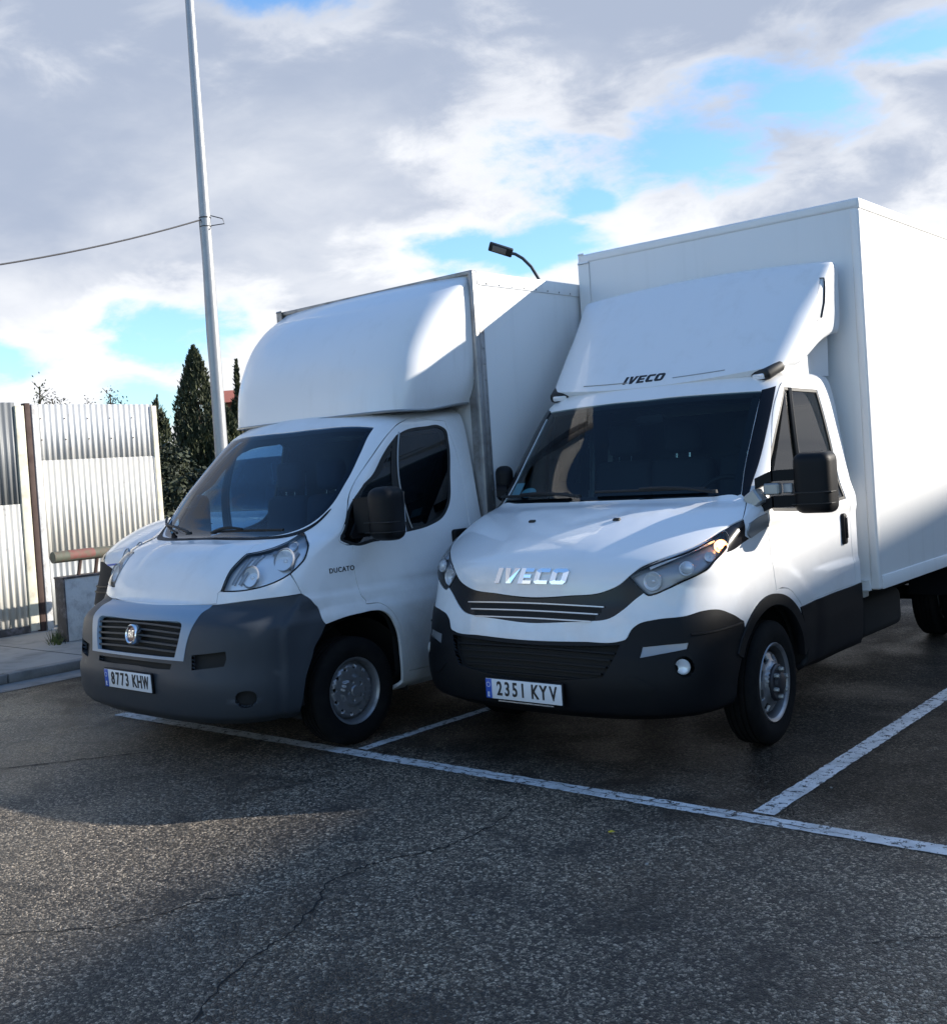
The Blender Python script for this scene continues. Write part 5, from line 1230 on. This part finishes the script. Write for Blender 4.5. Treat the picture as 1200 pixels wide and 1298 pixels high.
    b = MB(); b.box(-X-.004, X+.004, Y0-.007, Y0+.05, Z1-.064, Z1+.006, .020, 4); b.build('front_top_rail', M['boxwhite'], B)
    van_cargo_doors(B, X, Y1, Z0, Z1)
    b = MB(); b.box(.86, .90, 2.62, 2.70, .60, .68, .01); b.build('marker_lamp', M['plate'], B)
    chassis(root, 2.3, 6.5, .69, 4.80, .345, .95, 'daily')
    for s in (-1, 1):
        wheel(root, s*.895, 1.0, .345, 'daily', s, turn=.065)
        wheel(root, s*.90, 4.80, .345, 'daily', s); wheel(root, s*.665, 4.80, .345, 'daily', s)
        b = MB(); b.box(s*.30, s*.83, .56, 1.48, .30, .34); 
        L = [(1.0-.47*math.cos(t), .35+.47*math.sin(t)) for t in np.linspace(0, math.pi, 18)]
        V = []; F = []
        for yy, zz in L: V += [(s*.45, yy, zz), (s*.965, yy, zz)]
        for i in range(17): F.append((2*i, 2*i+1, 2*i+3, 2*i+2))
        b = MB(); b.add(V, F); b.build('wheel_housing', M['under'], root)
    return root

# ------------------------------------------------------------------ the older truck and the van beyond it share a cab shape
def build_cab_f(root, S, paint, bumper_m, surround_m, full_detail=True, door_tail=None):
    Dn = {k: dense(S, sym(L) if k in ('hood', 'surround', 'grille', 'bumper', 'windshield', 'slot') else L) for k, L in OUT_F.items()}
    def both(k, e=0.0):
        r = offset(S, Dn[k], e) if e else Dn[k]
        return [r, np.stack([-r[::-1, 0], r[::-1, 1]], 1)]
    full = rect(-2, 2, S.v0, S.v1, 90)
    holes = [offset(S, Dn['hood'], .006), offset(S, Dn['bumper'], .004), offset(S, Dn['windshield'], .006)] + [np.array(q) for q in ([(.80, 0), (1.0, 0), (1.0, .12), (.86, .12)], [(-.86, .12), (-1.0, .12), (-1.0, 0), (-.80, 0)])]
    for k, e in (('headlight', .004), ('arch', 0), ('door', .0065), ('seam_front', 0)): holes += both(k, e)
    panel('cab_body', S, full, holes, paint, root, 0, .022)
    win_in = offset(S, Dn['window'], -.01)
    panel('cab_shell', S, rect(-2, 2, S.v0, S.v1, 60), [offset(S, Dn['windshield'], -.01), win_in, np.stack([-win_in[::-1, 0], win_in[::-1, 1]], 1)] + both('arch'), M['under'], root, -.075, 0, (.06, .06))
    panel('hood', S, Dn['hood'], [], paint, root, .001, .03)
    bp = panel('bumper', S, Dn['bumper'], [Dn['surround'], Dn['slot']] + both('inlet') + both('fog'), bumper_m, root, .003, .03)
    sr = panel('grille_surround', S, Dn['surround'], [Dn['grille']], surround_m, bp, .006, .03)
    panel('grille', S, offset(S, Dn['grille'], .004), [], M['under'], sr, -.045, -.045, (.04, .04))
    for k in range(5):
        vv = .452 + .036*k; aa = .270 + .008*k - (.004 if k == 4 else 0)
        strip('grille_slat', S, -aa, aa, vv-.0055, vv+.0055, M['bumper_grey'], sr, -.006, .028)
    panel('bumper_slot', S, Dn['slot'], [], M['under'], bp, -.03, -.03, (.05, .05))
    for i in (0, 1):
        panel('air_inlet', S, both('inlet')[i], [], M['under'], bp, -.035, -.037, (.05, .05)); panel('fog_recess', S, both('fog')[i], [], M['under'], bp, -.03, -.032, (.05, .05))
    for i, s in ((0, 1), (1, -1)):
        hl = lamp(root, S, both('headlight')[i], .036, M['lampback'])
        for a_, v_, r_ in ((.465, .985, .058), (.585, 1.12, .062), (.555, 1.30, .034)):
            bowl(hl, S, s*a_, v_, r_, r_*.75, push=.002)
            p, n = surf_pt(S, s*a_, v_, -.008); d = (n*.45 + Vector((0, -1, .05))*.55).normalized()
            lathe_at('reflector_ring', [(r_*1.02, -.006), (r_*1.10, .002), (r_*1.20, -.006)], p, d, M['lampgrey'], hl, 28)
        for a0, v0, a1, v1 in ((.395, .93, .41, 1.16), (.425, .93, .45, 1.20), (.66, 1.03, .63, 1.22)):
            b = MB(); b.tube([surf_pt(S, s*(a0+(a1-a0)*t), v0+(v1-v0)*t, -.03)[0] for t in np.linspace(0, 1, 8)], .012, 6); b.build('lamp_divider', M['lampgrey'], hl)
        p, n = surf_pt(S, s*.50, 1.225, -.02); lathe_at('indicator_bulb', [(0, .01), (.016, .006), (.02, -.01)], p, n, M['lampgrey'], hl, 16)
        wl = both('window')[i]
        dr = panel('door', S, both('door')[i], [wl], paint, root, 0, .03)
        win = panel('window', S, offset(S, wl, .004), [], M['dark_glass'] if s > 0 else M['clear_glass'], dr, -.008, 0)
        panel('window_frame', S, wl, [offset(S, wl, -.020)], M['seal'], win, -.003, .02, None)
        q0 = yz_av(S, 1.56, 1.92); q1 = yz_av(S, 1.50, 1.285)
        L = np.array([(q0[0]-.045, q0[1]), (q0[0]+.035, q0[1]), (q1[0]+.03, q1[1]), (q1[0]-.03, q1[1])])
        L = dense(S, [tuple(r)+(1,) for r in L]); L = L if s > 0 else np.stack([-L[::-1, 0], L[::-1, 1]], 1)
        panel('window_divider', S, L, [], M['seal'], win, -.002, .012, None)
        b = MB(); b.tube([surf_pt(S, s*(q0[0]+.02+(q1[0]-q0[0])*t), q0[1]+(q1[1]-q0[1])*t, .003)[0] for t in np.linspace(0, 1, 12)], .006, 5); b.build('divider_trim', M['badge_grey'], win)
        # black triangle that carries the mirror
        L = np.array([yz_av(S, *q) for q in ((1.00, 1.262), (1.30, 1.272), (1.27, 1.50), (1.16, 1.50), (1.03, 1.345))])
        L = dense(S, [tuple(r)+(1,) for r in L]); L = L if s > 0 else np.stack([-L[::-1, 0], L[::-1, 1]], 1)
        panel('mirror_base', S, L, [], M['plastic'], dr, .012, .02, (.05, .05))
        a_, v_ = yz_av(S, 1.955, 1.19); p, n = surf_pt(S, s*a_, v_)
        b = MB(); b.box(-.012, .03, -.075, .075, -.055, .055, .022, 4); h = b.build('door_handle', M['plastic'], dr); h.location = p
    ws = panel('windscreen', S, offset(S, Dn['windshield'], .004), [], M['wind_f'], root, -.003, 0)
    panel('windscreen_border', S, Dn['windshield'], [offset(S, Dn['windshield'], -.035)], M['ink'], ws, -.010, 0, None)
    # black scuttle below the glass, its ends showing at the corners
    Lh = [(0.0, 1.368), (.33, 1.376), (.45, 1.415), (.50, 1.462), (.545, 1.54), (.58, 1.64), (.565, 1.62), (.53, 1.55), (.47, 1.475), (.42, 1.435), (.315, 1.402), (0.0, 1.388)]
    panel('scuttle', S, dense(S, sym([q + (0,) for q in Lh])), [], M['plastic'], root, .004, .02, None)
    wiper(root, S, -.60, -.28, 1.60, 1.43, -.16, 1.40); wiper(root, S, .0, .40, 1.43, 1.455, .02, 1.40)
    for s in (-1, 1):
        wheel(root, s*.905, .939, .331, 'ducato', s)
        L = [(.96-.45*math.cos(t), .33+.45*math.sin(t)) for t in np.linspace(-.2, math.pi+.2, 18)]
        V = []; F = []
        for yy, zz in L: V += [(s*.42, yy, zz), (s*.975, yy, zz)]
        for i in range(17): F.append((2*i, 2*i+1, 2*i+3, 2*i+2))
        b = MB(); b.add(V, F); b.build('wheel_housing', M['under'], root)
        b = MB(); b.box(s*.42, s*.44, .4, 1.5, .2, .95); b.build('wheel_housing', M['under'], root)
    dashboard(root, .82, 1.25, .80, 1.20, .86, .42)
    seats(root, (-.55, -.08, .46), 1.66, .92, 2.16, .88, None)
    b = MB(); b.box(-.9, .9, .3, 2.16, .30, .36); b.build('cab_floor', M['under'], root)
    return Dn, both

def build_ducato():
    root = empty('box_truck', (FX, FY, 0), FPHI, label='older white box truck with rounded overcab and grey bumper, left of the lettered truck', cat='box truck', group='white vehicles parked side by side')
    def disp(p, a, v):
        x, y, z = np.abs(p[..., 0]), p[..., 1], p[..., 2]
        d = np.zeros_like(x); side = sstep(np.abs(a), .80, 1.0)
        rr = np.hypot((y-.95), (z-.33))
        d += side*.014*sstep(-rr, -.64, -.50)*sstep(v, .0, .1)
        d -= side*.010*np.exp(-((z-.93)/.035)**2)*sstep(y, 1.2, 1.45)
        onh = sstep(v, .86, .95)*sstep(-v, -1.34, -1.25)
        d += onh*.010*sstep(-x, -.40, -.34)*sstep(v, .95, 1.15)
        low = sstep(-v, -.86, -.80)
        d += low*.014*sstep(np.abs(a), .755, .800)                    # wheel arch flare of the bumper
        d += .012*sstep(-v, -.185, -.165)*sstep(-np.abs(a), -.80, -.70)   # chin
        d -= .010*low*sstep(-np.abs(v-.33), -.028, -.012)*sstep(np.abs(a), .36, .40)*sstep(-np.abs(a), -.76, -.72)
        return d
    S = Surf(ROWS_F, disp)
    Dn, both = build_cab_f(root, S, M['paint_f'], M['bumper_grey'], M['silver_grey'])
    rear_cap('cab_rear', S, M['paint_f'], root); top_cap('roof', S, M['paint_f'], root)
    b = MB(); b.box(-.60, -.30, .95, 1.10, 1.205, 1.209, 0, 1, Matrix.Rotation(.1, 3, 'Z')); b.box(-.42, -.20, 1.0, 1.12, 1.21, 1.24); b.build('paper', M['paper'], root)
    # mirrors
    arms = lambda s: [([(s*.96, 1.10, 1.40), (s*1.09, 1.12, 1.41)], .06, .11)]
    mirror_arm_head(root, 1.055, 1.275, 1.13, 1.235, 1.580, .19, arms(1), 1, .10, .075)
    mirror_arm_head(root, -1.13, -.97, 1.30, 1.235, 1.585, .14, [([(-.97, 1.10, 1.40), (-1.05, 1.20, 1.41)], .04, .09)], -1, 1.1)
    # round badge on the grille
    p, n = surf_pt(S, 0.0, .525, .018)
    def oval(o):
        for v in o.data.vertices:
            v.co.x = p.x + (v.co.x-p.x)*1.0; v.co.z = p.z + (v.co.z-p.z)*1.0
    o = lathe_at('badge', [(.044, .0), (.047, .010), (.054, .014), (.061, .010), (.063, 0), (.063, -.03)], p, n, M['chrome'], root, 40)
    lathe_at('badge_field', [(0, .006), (.030, .006), (.046, .003)], p, n, M['red_badge'], o, 32, True)
    t = text_mesh('FIAT', .046, .0015, .62, .0008); t.transform(Matrix.Scale(1.35, 4, (0, 1, 0))); t.transform(dir_matrix(p + n*.0065, n) @ Matrix(((0, 0, 1, 0), (1, 0, 0, 0), (0, 1, 0, 0), (0, 0, 0, 1))))
    link('badge_lettering', t, M['chrome'], o)
    # name on the wing
    t = text_mesh('DUCATO', .05, .0015, 1.0, .0006, 0.0, 1.15)
    xs = [v.co.x for v in t.vertices]; k = .20/(max(xs)-min(xs))
    for s in (1, -1):
        tt = t.copy()
        Cc = np.array([v.co[:] for v in tt.vertices]); a_, v_ = _solve(S, np.stack([.89 + s*Cc[:, 0]*k, 1.086 + Cc[:, 1]*.85], 1), (1, 2), .3, 2.0)
        tt.vertices.foreach_set('co', (S.P(s*a_, v_) + S.N(s*a_, v_)*(.0015+Cc[:, 2:3])).ravel()); tt.update()
        link('wing_lettering', tt, M['ink'], root)
    plate_part(root, '8773 KHW', 0.0, -.016, .496, 0.04)
    # overcab shell
    SL = Surf(ROWS_L, None)
    L = empty('overcab'); L.parent = root
    panel('overcab_shell', SL, rect(-2, 2, SL.v0, SL.v1, 80), [], M['grp'], L, 0, .03)
    A = np.linspace(-1.95, 1.95, 80); b = MB(); b.tube([SL.P(a_, .004) + SL.N(a_, .004)*.004 for a_ in A], .009, 6); b.build('overcab_seal', M['badge_grey'], L)
    V = SL.P(0*A, 0*A)
    # cargo box with aluminium edges
    B = empty('cargo_box'); B.parent = root
    X, Y0, Y1, Z0, Z1 = 1.055, 2.245, 5.9, .78, 3.005
    b = MB(); b.box(-X, X, Y0, Y1, Z0, Z1, .006, 1); b.build('box_body', M['boxwhite'], B)
    for s in (-1, 1):
        b = MB(); b.box(s*(X-.005), s*(X-.10), Y0-.028, Y0-.001, Z0-.02, Z1+.012, .004); b.build('front_post', M['alu'], B)
        b = MB(); b.box(s*(X-.030), s*(X+.012), Y0-.055, Y0-.002, Z0-.02, Z1+.014, .012, 3); b.build('corner_post', M['alu'], B)
        b = MB(); b.box(s*(X-.012), s*(X+.006), Y0, Y0+.05, Z0-.02, Z1-.08, .004); b.build('side_post', M['alu'], B)
        b = MB(); b.box(s*(X-.04), s*(X+.009), Y0+.001, Y1, Z1-.085, Z1+.010, .006, 2); b.build('top_rail', M['boxwhite'], B)
        b = MB(); b.box(s*(X-.03), s*(X+.009), Y0+.052, Y1, Z0-.02, Z0+.09, .004); b.build('bottom_rail', M['alu'], B)
    b = MB(); b.box(-X, X, Y0-.045, Y0-.003, Z1-.012, Z1+.016, .004); b.build('front_top_rail', M['alu'], B)
    rv = MB()
    for s in (-1, 1):
        for z in np.arange(Z0+.05, Z1-.05, .11): rv.lathe([(0, .0), (.006, .001), (.008, .004)], 6, 'y', (s*(X-.052), Y0-.032, z)); rv.lathe([(0, s*.005), (.005, s*.004), (.007, 0)], 6, 'x', (s*(X+.008), Y0+.028, z))
        for y in np.arange(Y0+.1, Y1, .14): rv.lathe([(0, s*.005), (.005, s*.004), (.007, 0)], 6, 'x', (s*(X+.010), y, Z1-.07)); rv.lathe([(0, s*.005), (.005, s*.004), (.007, 0)], 6, 'x', (s*(X+.010), y, Z0+.06))
    tag(rv.build('rivets', M['alu'], B), kind='stuff')
    van_cargo_doors(B, X, Y1, Z0, Z1)
    chassis(root, 2.1, 5.8, .78, 4.4, .331, .90, 'ducato')
    for s in (-1, 1): wheel(root, s*.90, 4.4, .331, 'ducato', s)
    return root

def build_van():
    root = empty('van', (-4.27, 0.28, 0), 0.0, label='white panel van half hidden behind the older truck, only its bonnet edge showing', cat='van', group='white vehicles parked side by side')
    rows = []
    for r in ROWS_I:
        r = list(r); r[-1] = 5.3
        k = min(max((r[0]-1.50)/.3, 0), 1); r[4] += .24*k
        for i in (1, 2, 3): r[i] = r[i] if r[i] < 1.40 else 1.40 + (r[i]-1.40)*.78
        rows.append(r)
    S = Surf(rows, None); S0 = Surf(ROWS_I, None); Dn = {}
    for k in ('hood', 'bumper', 'windshield', 'headlight', 'door', 'window'):
        o = []
        for a, v, c in OUT_I[k]:
            if a > 1.0:                                     # side outlines keep their place along the longer body
                y = S0.P(a, v)[1] + (.24 if k in ('door', 'window') else 0); lo, hi = 1.0, 2.0
                for _ in range(30):
                    m_ = (lo+hi)/2
                    if S.P(m_, v)[1] < y: lo = m_
                    else: hi = m_
                a = lo
            o.append((a, v, c))
        Dn[k] = dense(S, sym(o) if k in ('hood', 'bumper', 'windshield') else o)
    both = lambda L: [L, np.stack([-L[::-1, 0], L[::-1, 1]], 1)]
    arch = arch_loop(S, 1.0, .35, .432)
    holes = [offset(S, Dn['hood'], .003), offset(S, Dn['bumper'], .002), offset(S, Dn['windshield'], .005)] + both(arch)
    for k in ('headlight', 'door'): holes += both(offset(S, Dn[k], .004))
    panel('van_body', S, rect(-2, 2, S.v0, S.v1, 90), holes, M['paint_f'], root, 0, .022)
    panel('van_shell', S, rect(-2, 2, S.v0, S.v1, 60), [offset(S, Dn['windshield'], -.01)] + both(offset(S, Dn['window'], -.01)) + both(arch), M['under'], root, -.075, 0, (.06, .06))
    panel('hood', S, Dn['hood'], [], M['paint_f'], root, .001, .03)
    bp = panel('bumper', S, Dn['bumper'], [], M['paint_f'], root, .003, .03)
    gb = panel('grille', S, dense(S, [(-.62, .56, 0), (0, .54, 0), (.62, .56, 0), (.74, .68, 0), (.66, .80, 0), (0, .70, 0), (-.66, .80, 0), (-.74, .68, 0)]), [], M['under'], root, .006, .02)
    for vv in (.60, .65): strip('grille_slat', S, -.62, .62, vv-.006, vv+.006, M['plastic'], gb, .016, .012)
    strip('blue_strip', S, -.50, .50, .845, .862, M['plate_blue'], root, .005, .01)
    ws = panel('windscreen', S, offset(S, Dn['windshield'], .004), [], M['wind_f'], root, -.003, 0)
    panel('windscreen_border', S, Dn['windshield'], [offset(S, Dn['windshield'], -.035)], M['ink'], ws, -.010, 0, None)
    for s, i in ((1, 0), (-1, 1)):
        hl = lamp(root, S, both(Dn['headlight'])[i], .05, M['lampgrey'])
        bowl(hl, S, s*.46, .87, .045, .03, push=.01); bowl(hl, S, s*.60, 1.0, .04, .03, push=.008)
        wl = both(Dn['window'])[i]; dr = panel('door', S, both(Dn['door'])[i], [wl], M['paint_f'], root, 0, .03)
        panel('window', S, offset(S, wl, .004), [], M['dark_glass'], dr, -.008, 0)
        for y in (1.0, 4.2): wheel(root, s*.905, y, .345, 'daily', s)
    rear_cap('rear_panel', S, M['paint_f'], root); top_cap('roof', S, M['paint_f'], root)
    dashboard(root, 1.2, 1.6, .92, 1.33, .86, .44); seats(root, (-.5, .46), 2.0, 1.0, 2.5, .88, None)
    b = MB(); b.box(-.45, .45, .6, 5.2, .30, .55, .03); b.box(-.9, .9, .4, 5.2, .40, .46); b.build('chassis', M['under'], root)
    return root

build_daily(); build_ducato(); build_van()
